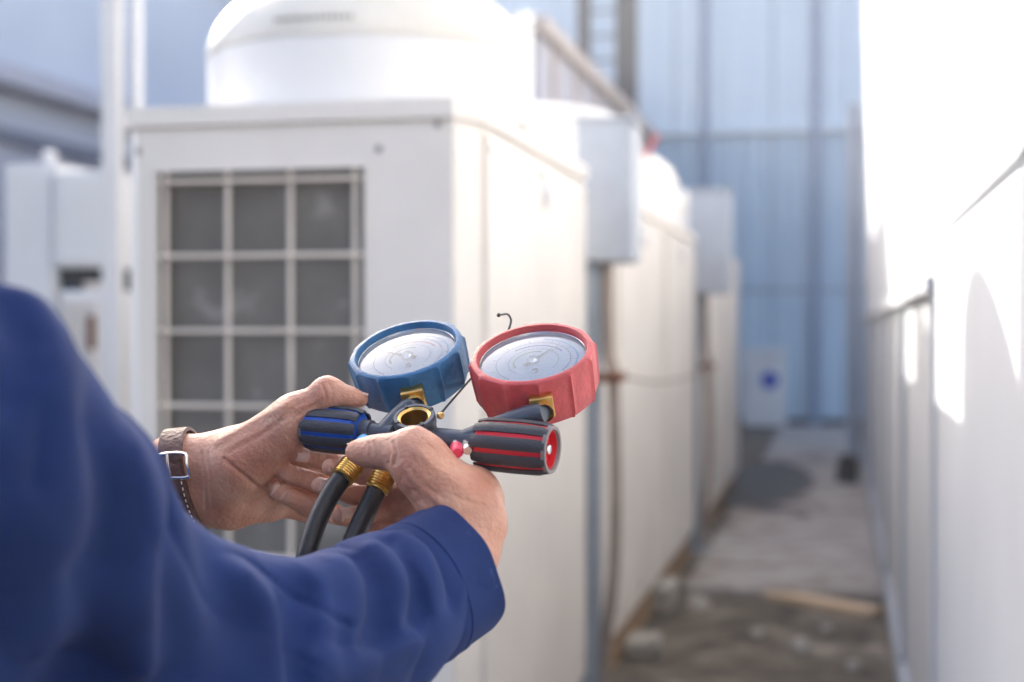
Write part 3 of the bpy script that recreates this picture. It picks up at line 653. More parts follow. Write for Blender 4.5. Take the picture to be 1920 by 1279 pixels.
# ---- the rest of the person
SR = P(-108, 812, .64); FACE = RIGHT * .45 + FWD * .89; FACE[2] = 0; FACE = unit(FACE); LEFTD = np.array((-FACE[1], FACE[0], 0))
SL = SR + LEFTD * .36
ER = P(350, 1375, .80); EL = K(-.41, -.215, .965)
MID = (SR + SL) / 2; Z = np.array((0, 0, 1.0))
def at(v, z): return np.array((v[0], v[1], z))
person = empty('person', at(MID, 0), 'person in a dark blue work jacket holding the gauge set with both hands', 'person')
HEADC = at(MID + FACE * .055, 1.50)
def sdf_bodycore(p):
    hax = np.array([LEFTD, FACE, Z])
    d = ellip(p, HEADC, hax, (.076, .095, .112)); d = smin(d, ellip(p, HEADC + FACE * .025 - Z * .055, hax, (.058, .068, .07)), .03)
    d = smin(d, cone(p, HEADC + FACE * .092 + Z * .01, HEADC + FACE * .112 - Z * .03, .009, .014), .012)
    for s in (-1, 1):
        d = smin(d, ellip(p, HEADC + LEFTD * .076 * s - FACE * .005 - Z * .01, hax, (.010, .018, .030)), .008)
        d = -smin(-d, ellip(p, HEADC + LEFTD * .031 * s + FACE * .098 + Z * .008, hax, (.016, .012, .010)), .008)
    d = smin(d, cone(p, HEADC + LEFTD * .02 + FACE * .091 - Z * .062, HEADC - LEFTD * .02 + FACE * .091 - Z * .062, .006, .006), .006)
    d = smin(d, cone(p, at(MID, 1.27), HEADC - Z * .05 - FACE * .02, .058, .052), .03)
    d = smin(d, cone(p, at(MID, 1.22), at(MID, .85), .10, .10), .06)
    for pts in ([(SR, .040), (P(50, 938, .70), .034), (P(150, 1076, .75), .032), (ER, .032), (P(540, 1285, .865), .028), RW[1]], [(SL, .043), (EL, .034), LW[1]]):
        d = smin(d, chain(p, pts, .02), .03)
    return d
body_geos = [mesh_sdf(sdf_bodycore, at(MID, .7) - (.45, .45, 0), np.array((MID[0] + .75, MID[1] + .75, 1.68)), .008)]
lo, hi = bounds([LW[1], LW[2]] + sum(LEFT.values(), []), .012); body_geos.append(mesh_sdf(sdf_left, lo, hi, .0012))
lo, hi = bounds([RW[1], RW[2]] + sum(RIGHTH.values(), []), .012); body_geos.append(mesh_sdf(sdf_right, lo, hi, .0012))
sdf_obj('body', body_geos, M['skin'], person)
# eyes and hair
for s in (-1, 1):
    obj('eye', lathe([(.011 * math.sin(t), -.011 * math.cos(t)) for t in np.linspace(.01, 3.13, 8)], HEADC + LEFTD * .031 * s + FACE * .083 + Z * .008, frame(FACE), 12), M['cowl_white'], person, True)
def sdf_hair(p):
    hax = np.array([LEFTD, FACE, Z]); d = ellip(p, HEADC + Z * .006 - FACE * .006, hax, (.086, .103, .122))
    q = p - HEADC.astype(np.float32); cut = np.maximum(q @ FACE.astype(np.float32) - .055 - .3 * (q[:, 2] - .03), -(q[:, 2] + .045) )
    return np.maximum(np.maximum(d, -(d + .012)), cut) + wob(p, .002, 120, 5)
sdf_obj('hair', [mesh_sdf(sdf_hair, HEADC - .16, HEADC + .16, .005)], M['hair'], person)
# nails
def nail(tip, prev, dorsal, w_, l_, r):
    ax = unit(tip - prev); n_ = unit(dorsal - ax * dorsal.dot(ax)); s = np.cross(ax, n_); V, Fc = [], []; nu, nv = 9, 8
    for lay in (0, 1):
        for i in range(nu):
            for j in range(nv):
                u_ = (i / (nu - 1) - .5) * 2; v_ = j / (nv - 1); wd = w_ * (1 - .18 * (1 - v_) ** 2 - (.22 * max(0, v_ - .75) / .25) ** 2)
                a_ = u_ * wd / r; rr = r * (1.00 if lay else 1.035); V.append(tip + ax * ((v_ - .62) * l_) + n_ * (rr * math.cos(a_)) + s * (rr * math.sin(a_)) - n_ * (.10 * r * max(0, v_ - .6) / .4))
    m_ = nu * nv
    for i in range(nu - 1):
        for j in range(nv - 1):
            q = i * nv + j; Fc.append((q, q + nv, q + nv + 1, q + 1)); Fc.append((m_ + q, m_ + q + 1, m_ + q + nv + 1, m_ + q + nv))
    rim = [i * nv for i in range(nu)] + [(nu - 1) * nv + j for j in range(1, nv)] + [i * nv + nv - 1 for i in range(nu - 2, -1, -1)] + list(range(nv - 2, 0, -1))
    for a_, b_ in zip(rim, rim[1:] + rim[:1]): Fc.append((a_, b_, m_ + b_, m_ + a_))
    return V, Fc
BACK = -FWD
for f, dv in (('index', BACK * .9 + UP * .1), ('middle', BACK + UP * .25), ('ring', BACK + UP * .2)):
    t, r = LEFT[f][-1]; obj('fingernail', nail(t, LEFT[f][-2][0], dv, .0056, .0095, r), M['nail'], person, True, 60)
for f, dv in (('index', BACK + UP * .5), ('middle', BACK + UP * .45), ('ring', BACK + UP * .35)):
    t, r = RIGHTH[f][-1]; obj('fingernail', nail(t, RIGHTH[f][-2][0], dv, .0054, .0092, r), M['nail'], person, True, 60)
t, r = LEFT['thumb'][-1]; obj('fingernail', nail(t, LEFT['thumb'][-3][0], UP * .9 - BACK * .35, .0065, .013, r), M['nail'], person, True, 60)
t, r = RIGHTH['thumb'][-1]; obj('fingernail', nail(t, RIGHTH['thumb'][-3][0], UP * .8 + FWD * .5, .0065, .013, r), M['nail'], person, True, 60)

# ---- jacket
FA = [J(900, 1040, .99, 100), J(830, 1083, .968, 108), J(690, 1168, .92, 140), J(540, 1280, .865, 176)]
FA.append((ER, .056))
UA = [(ER, .056), (P(150, 1076, .75), .054), (P(50, 938, .70), .056), (SR, .061)]
LA = [(EL, .056), (P(215, 948, 1.125), .040)]
CAXIS = unit(FA[0][0] - FA[1][0])
def sdf_jbase(p):
    d = chain(p, FA, .03); d = smin(d, chain(p, UA, .03), .055)
    d = smin(d, cone(p, P(290, 1085, .795), P(560, 1190, .875), .033, .036), .03)          # slack cloth in the crook of the elbow
    d = smin(d, cone(p, SL, EL, .072, .060), .04); d = smin(d, chain(p, LA, .02), .03)
    t = cone(p, SR + LEFTD * .04, SL - LEFTD * .04, .068, .068)
    hax = np.array([LEFTD, FACE, Z])
    t = smin(t, ellip(p, at(MID, 1.12), hax, (.19, .125, .20)), .06); t = smin(t, ellip(p, at(MID, .92), hax, (.185, .13, .24)), .06)
    t = np.maximum(t, -(p[:, 2] - .70))
    t = smin(t, cone(p, at(MID, 1.26), at(MID + FACE * .01, 1.34), .085, .078), .03)
    return smin(d, t, .05)
def ray(x, y, fn=sdf_jbase):                      # first hit of a pixel ray with the jacket
    dr = unit(P(x, y, 1) - CAM); t = .2
    for _ in range(60):
        dd = float(fn((CAM + dr * t)[None].astype(np.float32))[0]); t += dd * .9
        if abs(dd) < 2e-4: return CAM + dr * t
        if t > 1.6: return None
    return CAM + dr * t
# folds in the cloth: (pixel path over the sleeve, height in metres, width in metres)
FOLDS = [([(460, 1090), (505, 1150), (520, 1210), (528, 1275)], .009, .010), ([(566, 1110), (550, 1170), (552, 1275)], -.011, .009), ([(612, 1066), (598, 1130), (612, 1260)], .008, .009),
         ([(335, 1030), (328, 1120), (328, 1270)], -.011, .012), ([(415, 1075), (440, 1170), (432, 1275)], -.009, .018), ([(668, 1045), (700, 1100), (700, 1190)], -.006, .006), ([(640, 1062), (662, 1120), (655, 1220)], .005, .007), ([(700, 1030), (740, 1090), (745, 1170)], .0055, .006),
         ([(728, 1016), (772, 1075), (780, 1160)], -.0055, .005), ([(752, 1003), (802, 1062), (812, 1140)], .0045, .005), ([(780, 990), (830, 1040), (846, 1130)], -.0045, .0045), ([(620, 1215), (720, 1195), (800, 1140)], -.005, .007), ([(590, 1240), (680, 1240), (770, 1195)], .005, .007),
         ([(100, 690), (130, 830), (110, 1000)], .008, .018), ([(50, 640), (80, 760), (60, 900)], -.008, .016), ([(175, 800), (205, 920), (195, 1050)], -.009, .014), ([(240, 860), (275, 980), (262, 1120), (275, 1250)], .010, .012), ([(120, 1050), (170, 1150), (160, 1270)], -.008, .018),
         ([(22, 582), (40, 640), (10, 720)], -.016, .009), ([(58, 575), (92, 640), (75, 720)], .007, .012), ([(40, 950), (90, 1080), (70, 1200)], .008, .018),
         ([(846, 962), (872, 1030), (884, 1120)], -.0022, .0020)]
FP = []
for path, hgt, wd in FOLDS:
    pts = [q for q in (ray(x, y) for x, y in path) if q is not None]
    if len(pts) < 2: print('fold off the cloth', path); continue
    pts = spline(pts, 6); FP.append((np.array(pts, np.float32), hgt, wd))
def sdf_jacket(p):
    d = sdf_jbase(p)
    for pts, hgt, wd in FP:
        near = np.nonzero((p > pts.min(0) - 3 * wd).all(1) & (p < pts.max(0) + 3 * wd).all(1))[0]
        if len(near) == 0: continue
        q = p[near]; dm = np.full(len(q), 9, np.float32)
        for a_, b_ in zip(pts[:-1], pts[1:]): dm = np.minimum(dm, cone(q, a_, b_, 0, 0))
        d[near] -= hgt * (.85 * np.exp(-np.sqrt(dm * dm + 1e-6) / (wd * .8)) + .55 * np.exp(-(dm / (wd * 1.5)) ** 2))
    # cloth pillows: rounded between sharp creases, along and across the sleeve
    ta = (p - ER.astype(np.float32)) @ unit(CUFFC - ER).astype(np.float32)                # along the forearm
    wv_ = wob(p, 3.0, 16, 31)
    fo = np.clip((ta - .02) / .05, 0, 1) * np.clip((.235 - ta) / .03, 0, 1)
    d = d - .0027 * fo * (np.abs(np.sin(ta * 70 - (p @ UP.astype(np.float32)) * 48 + wv_)) - .5) * (.5 + .5 * np.sin(wob(p, 4, 12, 33)))
    upc = p @ UP.astype(np.float32); msk = np.clip(.35 + np.sin(wob(p, 6, 15, 41)), 0, 1)
    d = d + .0030 * fo * msk * (1 - np.abs(np.sin(ta * 38 + upc * 62 + wob(p, 2.5, 22, 42)))) ** 5          # sharp creases
    d = d - .0022 * fo * np.clip(1.1 - msk, 0, 1) * (1 - np.abs(np.sin(ta * 52 - upc * 20 + wob(p, 2.5, 22, 43)))) ** 4
    up_ = np.clip((.05 - ta) / .06, 0, 1)
    d = d + .0048 * up_ * np.clip(.4 + np.sin(wob(p, 5, 9, 44)), 0, 1) * (1 - np.abs(np.sin(ta * 16 + upc * 22 + wob(p, 3, 9, 45)))) ** 5
    ph = (p @ unit(np.cross(unit(SR - ER), FWD)).astype(np.float32)) * 52
    d = d - .0062 * up_ * (np.abs(np.sin(ph + wob(p, 3.2, 11, 34))) - .5) * (.5 + .5 * np.sin(wob(p, 5, 10, 35)))
    d = d + wob(p, .003, 24, 11) + wob(p, .0012, 75, 12)
    # cuff: cut open and hollow at the right wrist, likewise at the left
    for c_, ax, L_ in ((CUFFC, CAXIS, .07), (P(250, 936, 1.13), unit(P(335, 900, 1.12) - P(60, 1035, 1.08)), .05)):
        q = p - c_.astype(np.float32); t = q @ ax.astype(np.float32); nr = (q ** 2).sum(1) < .115 ** 2
        cut = np.where(nr, t, -1); inner = np.where(nr & (t > -L_), -(d + .0075), -1)
        d = np.maximum(np.maximum(d, cut), inner)
    return d
jb = [FA[0], FA[4], UA[3], (SL, .07), (at(MID, .70), .19), (at(MID, 1.40), .1)]
lo, hi = bounds(jb, .0); sdf_obj('jacket', [mesh_sdf(sdf_jacket, lo, hi, .0026, 1, 2.0)], M['jacket'], person)
# stitched cuff band round the right sleeve end
cx_, cy_, cz_ = frame(CAXIS, UP)
def cuff_r(a_, t):
    dirn = cx_ * math.cos(a_) + cy_ * math.sin(a_); lo_, hi_ = .02, .09
    for _ in range(22):
        m_ = (lo_ + hi_) / 2
        if sdf_jbase((CUFFC + CAXIS * t + dirn * m_)[None].astype(np.float32))[0] < 0: lo_ = m_
        else: hi_ = m_
    return lo_
NA = 96; st_ = [(-.046, -.0045), (-.036, -.0008), (-.030, .0004), (-.0285, .0006), (-.0278, -.0004), (-.0268, .0007), (-.016, .0010), (-.0040, .0011), (.0040, .0012), (.0042, -.0004), (.003, -.0012), (-.020, -.0032)]
V_, F_ = [], []
for k in range(NA):
    a_ = 2 * math.pi * k / NA; rr_ = [cuff_r(a_, t) for t in (-.046, -.020, .004)]; wv2 = .0012 * math.sin(3 * a_ + 1) + .0008 * math.sin(7 * a_)
    for t, off in st_:
        r_ = np.interp(t, (-.046, -.020, .004), rr_); V_.append(CUFFC + CAXIS * (t + .0015 * math.sin(2 * a_)) + (cx_ * math.cos(a_) + cy_ * math.sin(a_)) * (r_ + off + wv2 * (t + .046) / .04))
n_ = len(st_)
for k in range(NA):
    for i in range(n_ - 1): F_.append((k * n_ + i, ((k + 1) % NA) * n_ + i, ((k + 1) % NA) * n_ + i + 1, k * n_ + i + 1))
obj('cuff', (V_, F_), M['jacket'], person, True, 32)
obj('collar', lathe([(.062, 0), (.075, .0), (.070, .055), (.064, .055)], at(MID + FACE * .01, 1.345), None, 32, close=True), M['jacket'], person, True, 50)
# ---- trousers, shoes
def sdf_tr(p):
    d = ellip(p, at(MID, .76), np.array([LEFTD, FACE, Z]), (.165, .12, .17))
    for s in (-1, 1):
        hp = MID + LEFTD * .085 * s; d = smin(d, cone(p, at(hp, .74), at(hp + FACE * .02, .42), .092, .070), .03); d = smin(d, cone(p, at(hp + FACE * .02, .42), at(hp - FACE * .01, .09), .070, .062), .03)
    return np.maximum(d, -(p[:, 2] - .075)) + wob(p, .004, 40, 21)
sdf_obj('trousers', [mesh_sdf(sdf_tr, at(MID, 0) - (.35, .35, 0), at(MID, 1.0) + (.35, .35, 0), .009)], M['trousers'], person)
for s in (-1, 1):
    hp = at(MID + LEFTD * .09 * s, 0)
    def sdf_sh(p):
        d = cone(p, hp - FACE * .05 + Z * .05, hp + FACE * .13 + Z * .035, .048, .042); d = smin(d, cone(p, hp - FACE * .03 + Z * .05, hp - FACE * .02 + Z * .12, .045, .045), .03)
        return np.maximum(d, -p[:, 2])
    sdf_obj('shoe', [mesh_sdf(sdf_sh, hp - (.25, .25, .02), hp + (.25, .25, .2), .007)], M['shoe'], person)

# ------------------------------------------------------------------ wristwatch on the left wrist
WA, WB = P(300, 905, 1.12), P(430, 893, 1.115)
wax = unit(WB - WA); wu = unit(UP - wax * UP.dot(wax)); wv = np.cross(wax, wu)
wc = P(352, 902, 1.118)
watch = empty('wristwatch', wc, 'brown leather watch strap with a steel buckle on the left wrist', 'watch')
def wring(r_extra, t, hw, a0, a1, n=60, tilt=.10):
    V, Fc = [], []
    for k in range(n):
        a_ = a0 + (a1 - a0) * k / (n - 1); dirn = wu * math.cos(a_) + wv * math.sin(a_)
        lo_, hi_ = .01, .06
        for _ in range(24):
            m_ = (lo_ + hi_) / 2
            if sdf_left((wc + dirn * m_ - wax * (tilt * m_ * math.cos(a_)))[None].astype(np.float32))[0] < 0: lo_ = m_
            else: hi_ = m_
        rr = lo_ + r_extra
        for (u_, w_) in ((0, -hw), (0, hw), (t, hw * .92), (t, -hw * .92)):
            V.append(wc + dirn * (rr + u_) + wax * (w_ - tilt * rr * math.cos(a_)))
    for k in range(n - 1):
        for q in range(4): Fc.append((k * 4 + q, k * 4 + (q + 1) % 4, k * 4 + 4 + (q + 1) % 4, k * 4 + 4 + q))
    Fc.append((0, 1, 2, 3)); Fc.append(tuple((n - 1) * 4 + q for q in range(4)))
    return V, Fc
st = obj('strap', wring(.0012, .0026, .0095, -math.pi, math.pi), M['leather'], watch, True, 40)
# which side faces the camera
sgn = 1 if (wv @ BACK) > 0 else -1
obj('strap_tongue', wring(.0042, .0024, .0088, sgn * 1.05, sgn * 2.75, 30), M['leather'], watch, True, 40)
obj('keeper_loop', wring(.0070, .0014, .0030, sgn * 1.9, sgn * 2.0, 4), M['leather'], watch, True, 40)
def wpt(a_, off, e):
    dirn = wu * math.cos(a_) + wv * math.sin(a_); lo_, hi_ = .01, .06
    for _ in range(20):
        m_ = (lo_ + hi_) / 2
        if sdf_left((wc + dirn * m_)[None].astype(np.float32))[0] < 0: lo_ = m_
        else: hi_ = m_
    return wc + dirn * (lo_ + e) + wax * (off - .10 * lo_ * math.cos(a_))
A0, A1 = sgn * .98, sgn * 1.42
obj('buckle', tube([wpt(A0, -.0125, .006), wpt(A0, .0, .0085), wpt(A0, .0125, .006), wpt((A0 + A1) / 2, .0135, .006), wpt(A1, .0125, .005), wpt(A1, 0, .007), wpt(A1, -.0125, .005), wpt((A0 + A1) / 2, -.0135, .006), wpt(A0, -.0125, .006)], .0014, 8, True, 4), M['silver'], watch, True, 40)
obj('buckle_pin', tube([wpt(A0, 0, .009), wpt((A0 + A1) / 2, 0, .0095), wpt(A1, 0, .008)], .0010, 8), M['silver'], watch, True, 40)
for k in range(9):
    for s in (-1, 1):
        a_ = sgn * (1.5 + .13 * k); obj('stitch', tube([wpt(a_, s * .0072, .0070), wpt(a_ + sgn * .06, s * .0072, .0070)], .0005, 5), M['bar'], watch)
ac = -sgn * 1.35; cd_ = wu * math.cos(ac) + wv * math.sin(ac)
obj('watch_case', lathe([(.0001, 0), (.018, 0), (.0195, .003), (.018, .0085), (.0001, .009)], wpt(ac, 0, .0035), frame(cd_), 32), M['silver'], watch, True, 40)

# ------------------------------------------------------------------ manifold gauge set
KB, KR = P(628, 806, 1.075), P(966, 837, 1.022)
BU = unit(KR - KB)
mf = empty('manifold_gauge_set', P(778, 800, 1.05), 'refrigerant manifold gauge set with blue and red gauges held in both hands', 'gauge set')
def gauge(gx, gy, d, ang, tx, rad, boot, dialm, ndl, lbl, dz=1.0):
    e1 = unit(RIGHT * math.cos(tx) + UP * math.sin(tx)); upi = unit(-RIGHT * math.sin(tx) + UP * math.cos(tx))
    n = unit(BACK * math.cos(ang) + upi * math.sin(ang)); e1 = unit(e1 - n * e1.dot(n)); e2 = np.cross(n, e1)      # e2 towards twelve o'clock
    G = P(gx, gy, d); ax = (e1, e2, n)
    NS = 12
    def rm(a, i):
        if i < 4: return 1.0
        t = ((a / (2 * math.pi) * NS) % 1.0) - .5
        poly = math.cos(math.pi / NS) / math.cos(abs(t) * 2 * math.pi / NS)
        rib = .032 * math.exp(-((abs(t) - .5) / .05) ** 2) if i >= 6 else .004 * math.exp(-((abs(t) - .5) / .09) ** 2)
        return .55 + .45 * poly / math.cos(math.pi / NS) * .985 + rib
    prof = [(.86, -.009), (.87, -.006), (.885, -.001), (.90, .0), (.955, .0), (.988, -.0010), (1.0, -.003), (.990, -.015), (.972, -.027), (.93, -.031), (.5, -.032), (.0001, -.032)]
    b = obj('gauge', lathe([(r * rad, z if z > -.01 else z * dz) for r, z in prof], G, ax, 144, rm), boot, mf, True, 38); b['label'] = lbl
    obj('dial', lathe([(.0001, -.0085), (rad * .875, -.0085)], G, ax, 48), dialm, b)
    obj('bezel_ring', lathe([(rad * .862, -.0086), (rad * .862, -.0050), (rad * .835, -.0062), (rad * .835, -.0080)], G, ax, 64), M['silver'], b, True, 40)
    pr_ = []
    for r0, r1 in ((.60, .612), (.40, .408)): pr_.append(arc(G, ax, rad * r0, rad * r1, R(-45), R(225), -.0081))
    for k in range(41):
        a_ = R(-45 + 270 * k / 40); l_ = .09 if k % 5 == 0 else .05; hw = .006 if k % 5 == 0 else .003
        pr_.append(tick(G, ax, rad * .61, rad * (.61 + l_), a_, rad * hw, -.0081))
    for k in range(28):
        a_ = R(-45 + 270 * k / 27); pr_.append(tick(G, ax, rad * .41, rad * .45, a_, rad * .003, -.0081))
    obj('scale', join(*pr_), M['ink'], b)
    obj('coloured_scale', arc(G, ax, rad * .70, rad * .735, R(-45), R(70), -.0081), M['cyan'], b); obj('coloured_scale', arc(G, ax, rad * .30, rad * .335, R(60), R(200), -.0081), M['green'], b)
    obj('coloured_scale', arc(G, ax, rad * .50, rad * .535, R(20), R(120), -.0081), M['inkred'] if dialm is M['dial'] else M['signblue'], b)
    ca, sa = math.cos(ndl), math.sin(ndl); dr = e1 * ca + e2 * sa; pe = np.cross(n, dr)
    obj('needle', ([G + n * -.0070 + dr * (rad * .66), G + n * -.0070 - dr * (rad * .2) + pe * .0022, G + n * -.0070 - dr * (rad * .2) - pe * .0022, G + n * -.0064 + dr * (rad * .3)], [(0, 1, 3), (0, 3, 2), (3, 1, 2)]), M['black'], b)
    obj('needle_hub', lathe([(.0001, -.0042), (.0030, -.0045), (.0048, -.006), (.0048, -.0078)], G, ax, 20), M['silver'], b, True, 40)
    s6 = -e2
    obj('adjust_screw', lathe([(.0001, -.0060), (.0022, -.0062), (.0026, -.0078)], G + s6 * rad * .34, ax, 14), M['silver'], b, True, 40)
    obj('lens', lathe([(.0001, -.0026), (rad * .3, -.0028), (rad * .6, -.0036), (rad * .86, -.0052)], G, ax, 48), M['glass'], b, True)
    return G, n, e1, e2, s6, b
def arc(o, ax, r0, r1, a0, a1, z, n=40):
    V, Fc = [], []
    for k in range(n + 1):
        a_ = a0 + (a1 - a0) * k / n
        for r in (r0, r1): V.append(o + ax[0] * r * math.cos(a_) + ax[1] * r * math.sin(a_) + ax[2] * z)
    return V, [(2 * k, 2 * k + 1, 2 * k + 3, 2 * k + 2) for k in range(n)]
def tick(o, ax, r0, r1, a_, hw, z):
    d = ax[0] * math.cos(a_) + ax[1] * math.sin(a_); q = -ax[0] * math.sin(a_) + ax[1] * math.cos(a_); c = o + ax[2] * z
    return [c + d * r0 - q * hw, c + d * r0 + q * hw, c + d * r1 + q * hw, c + d * r1 - q * hw], [(0, 1, 2, 3)]
GB = gauge(760, 652, 1.112, R(62), R(13), .0440, M['blueboot'], M['dial'], R(140), 'blue low pressure gauge', 1.05)
GR = gauge(997, 660, 1.072, R(62), R(10), .0458, M['redboot'], M['dialblue'], R(40), 'red high pressure gauge', 1.22)

# manifold body: bar, centre block with sight glass, arms
def onbar(px): # point of the bar axis under photo column px
    t = (px - 628) / (966 - 628); return KB + (KR - KB) * t
C0 = P(778, 790, 1.045)
sn = unit(BACK * math.cos(R(58)) + UP * math.sin(R(58)) - RIGHT * .12); sx_ = frame(sn, RIGHT)
parts = [tube([onbar(684), onbar(742)], .0078, 20), tube([onbar(812), onbar(905)], .0082, 20), tube([onbar(676), onbar(700)], .0095, 20)]
bodym = obj('manifold_body', join(*parts, lathe([(.0001, -.028), (.0138, -.028), (.0146, -.025), (.0146, -.004), (.0154, -.002), (.0154, .0035), (.0146, .0050), (.0122, .0050), (.0119, .0030)], C0, sx_, 40)), M['manifold'], mf, True, 38)
sg_ = obj('sight_glass', lathe([(.0120, .0042), (.0111, .0036), (.0100, .0030), (.0096, -.002), (.0092, -.010), (.0088, -.012), (.0001, -.012)], C0, sx_, 40), M['brass'], mf, True, 38)
obj('sight_window', lathe([(.0001, -.0095), (.0072, -.0095), (.0078, -.0112)], C0, sx_, 28), M['rubber'], sg_, True, 40)
for k in range(4):
    a_ = k * math.pi / 2 + .5; d_ = sx_[0] * math.cos(a_) + sx_[1] * math.sin(a_)
    obj('notch', xform(box((-.0016, -.0011, -.001), (.0016, .0011, .001)), C0 + d_ * .0134 + sn * .0048, d_, np.cross(sn, d_), sn), M['rubber'], bodym)
def stem(Gt, bx, brx, bry, brd):
    G, n, e1, e2, s6, b = Gt
    S = G - n * .018 + s6 * (.0445 * .95); T = onbar(bx)
    ax = frame(s6, e1); hexm = lambda a, i: math.cos(math.pi / 6) / math.cos(((a + math.pi / 6) % (math.pi / 3)) - math.pi / 6)
    E = S + s6 * .012
    obj('brass_stem', join(xform(box((-.0085, -.0085, -.006), (.0085, .0085, .0105), .0012), S, ax[0], ax[1], ax[2]), lathe([(.0062, .0105), (.0062, .014), (.0075, .0145), (.0075, .017)], S, ax, 24)), M['brass'], mf, True, 38)
    obj('arm', tube([S + s6 * .0145, S + s6 * .0165, S * .8 + T * .2 + s6 * .010, (S + s6 * .010) * .5 + T * .5, T], [.0058, .0076, .0082, .0080, .0080], 20), M['manifold'], mf, True, 38)
stem(GB, 722, 0, 0, 0); stem(GR, 872, 0, 0, 0)

def knob(c, u, L_, r, core, end):
    ax = frame(u, UP); k = obj('valve_knob', lathe([(.0001, -L_ / 2), (r * .62, -L_ / 2), (r * .86, -L_ / 2 + .003), (r * .90, -L_ * .2), (r * .91, L_ * .15), (r * .86, L_ / 2 - .003), (r * .84, L_ / 2 - .001), (r * .70, L_ / 2 - .001), (r * .66, L_ / 2 - .006), (.0001, L_ / 2 - .006)], c, ax, 48), core, mf, True, 38)
    NS = 9
    for j in range(NS):
        V, Fc = [], []; m_ = 9; na = 5
        for i in range(m_):
            t = i / (m_ - 1); z = (t - .5) * (L_ + .001); bul = r * (.965 + .035 * math.sin(math.pi * min(1, max(0, t)))) - (.0016 if i in (0, m_ - 1) else 0)
            for q in range(na):
                a_ = 2 * math.pi * (j + (q / (na - 1) - .5) * .72) / NS; edge = .0008 if q in (0, na - 1) else 0
                for rr in (r * .80, bul - edge): V.append(c + ax[0] * (rr * math.cos(a_)) + ax[1] * (rr * math.sin(a_)) + ax[2] * z)
        S_ = na * 2
        for i in range(m_ - 1):
            for q in range(na - 1):
                b_ = i * S_ + q * 2; Fc.append((b_ + 1, b_ + 3, b_ + S_ + 3, b_ + S_ + 1)); Fc.append((b_, b_ + S_, b_ + S_ + 2, b_ + 2))
            for q in (0, na - 1): b_ = i * S_ + q * 2; Fc.append((b_, b_ + 1, b_ + S_ + 1, b_ + S_))
        for i in (0, m_ - 1):
            for q in range(na - 1): b_ = i * S_ + q * 2; Fc.append((b_, b_ + 1, b_ + 3, b_ + 2))
        obj('grip_pad', (V, Fc), M['grip'], k, True, 40)
    e_ = L_ / 2
    obj('end_rim', lathe([(r * .70, e_ - .0015), (r * .74, e_ + .0012), (r * .86, e_ + .0012), (r * .90, e_ - .0015)], c, ax, 40), M['knobrim'], k, True, 40)
    obj('knob_screw', lathe([(.0001, e_ - .001), (.0032, e_ - .0012), (.004, e_ - .0030), (.004, e_ - .0058)], c, ax, 18), M['silver'], k, True, 40)
    obj('valve_stem', lathe([(.0001, -e_ - .004), (.004, -e_ - .004), (.005, -e_ + .001)], c, ax, 14), M['silver'], k, True, 40)
    return k
knob(P(966, 837, 1.022), BU, .054, .0192, M['knobred'], 1)
knob(P(630, 806, 1.075), -BU, .044, .0178, M['knobblue'], 1)
# schrader caps
def cap(x, y, d, r, mat, nm):
    T = onbar(x); Q = P(x, y, d); u = unit(Q - T); ax = frame(u, RIGHT); L_ = np.linalg.norm(Q - T)
    p_ = obj('port', tube([T, T + u * L_ * .8], .0042, 14), M['silver'], mf, True, 40)
    obj(nm, lathe([(.0001, L_ + .004), (r * .8, L_ + .004), (r, L_ + .002), (r, L_ - .008), (r * .8, L_ - .009)], T, ax, 18), mat, p_, True, 40)
cap(857, 846, 1.02, .0044, M['pink'], 'port_cap'); cap(683, 836, 1.04, .0058, M['cyan'], 'port_cap')
cap(876, 842, 1.02, .0036, M['silver'], 'port_cap')
# hanging hook wire
hk = [P(826, 776, 1.062), P(850, 748, 1.085), P(884, 709, 1.115), P(925, 660, 1.15), P(950, 625, 1.16), P(958, 604, 1.16), P(956, 594, 1.16), P(950, 589, 1.158), P(936, 591, 1.15)]
obj('hook_wire', tube(hk, .0008, 8, True, 5), M['steel'], mf, True, 40)
obj('hook_tip', lathe([(.0017 * math.sin(t), -.0017 * math.cos(t)) for t in np.linspace(.01, 3.13, 7)], P(935, 591, 1.15), None, 10), M['black'], mf, True)
obj('hook_eye', lathe([(.0001, .0045), (.0018, .0042), (.0027, .003), (.0027, 0), (.0001, 0)], P(826, 779, 1.05), frame(BACK), 16), M['brass'], mf, True, 40)
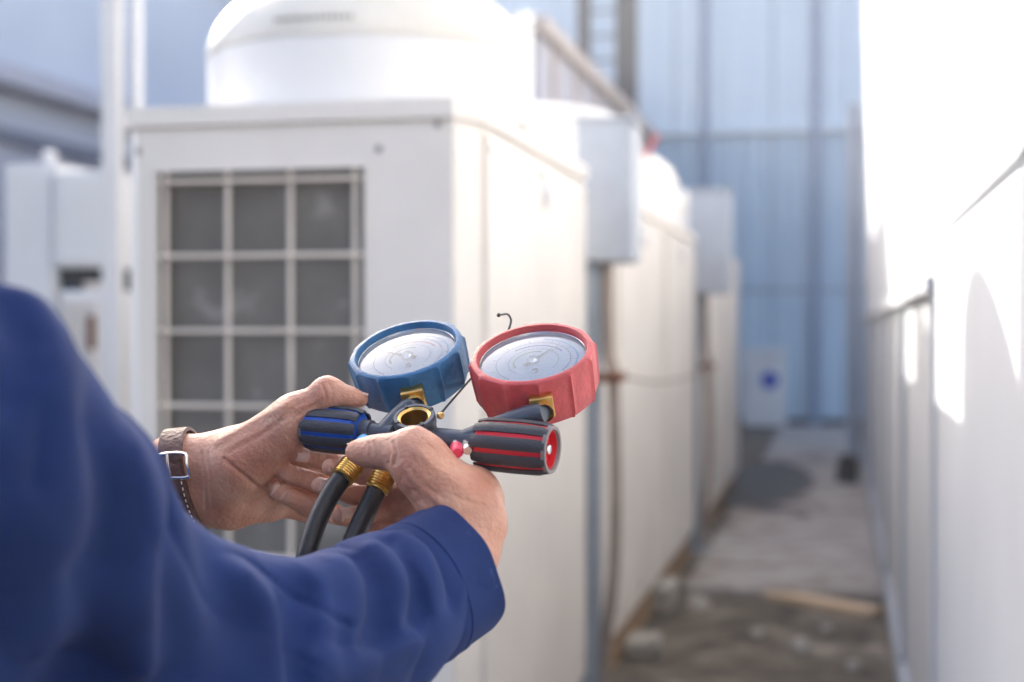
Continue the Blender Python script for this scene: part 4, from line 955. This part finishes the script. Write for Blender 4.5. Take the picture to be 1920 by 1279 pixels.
# hoses with brass couplings
def hose(pts, r, f0, f1, port):
    hs = obj('charging_hose', tube(pts, r, 18, True, 10), M['rubber'], mf, True, 40)
    u = unit(f1 - f0); ax = frame(u, RIGHT); L_ = np.linalg.norm(f1 - f0); prof = [(.0055, -.012), (.0055, 0), (.0082, .0005)]
    n_ = 7
    for k in range(n_):
        z = .001 + (L_ - .002) * k / n_; z2 = z + (L_ - .002) / n_; prof += [(.0088, z + .0003), (.0088, z2 - .0008), (.0080, z2 - .0004)]
    prof += [(.0088, L_), (.0074, L_ + .001)]
    obj('brass_coupling', lathe(prof, f0, ax, 22, lambda a, i: 1 + .03 * math.cos(18 * a)), M['brass'], hs, True, 30)
    obj('port_neck', tube([port, f0 - u * .006], .0062, 16), M['manifold'], hs, True, 40)
d1 = 1.04
hose([P(640, 897, 1.036), P(618, 930, 1.03), P(592, 985, 1.02), P(574, 1045, 1.01), P(566, 1110, 1.01), P(575, 1250, 1.03), P(640, 1700, 1.12), np.array((-.40, 1.6, .25)), np.array((-.55, 2.2, .03)), np.array((-.70, 2.9, .03)), np.array((-.76, 3.33, .20))], .0072, P(663, 868, 1.045), P(640, 897, 1.036), onbar(690))
hose([P(706, 918, 1.038), P(690, 952, 1.03), P(668, 1000, 1.02), P(652, 1045, 1.012), P(645, 1110, 1.01), P(655, 1250, 1.03), P(700, 1700, 1.12), np.array((-.34, 1.62, .25)), np.array((-.47, 2.2, .03)), np.array((-.64, 2.95, .03)), np.array((-.74, 3.5, .22))], .0072, P(726, 880, 1.044), P(706, 918, 1.038), onbar(742))

# ------------------------------------------------------------------ thin bright air
hz = obj('haze', box((-13.2, -4.5, -1), (9.3, 25.6, 7.4)), M['ground']); tag(hz, kind='stuff')
hm = bpy.data.materials.new('haze_air'); hm.use_nodes = True; t = hm.node_tree; t.nodes.clear()
ho = t.nodes.new('ShaderNodeOutputMaterial'); pv = t.nodes.new('ShaderNodeVolumePrincipled'); pv.inputs['Color'].default_value = (.96, .97, 1, 1); pv.inputs['Density'].default_value = .0065; pv.inputs['Anisotropy'].default_value = .2
t.links.new(pv.outputs[0], ho.inputs['Volume']); hz.data.materials[0] = hm
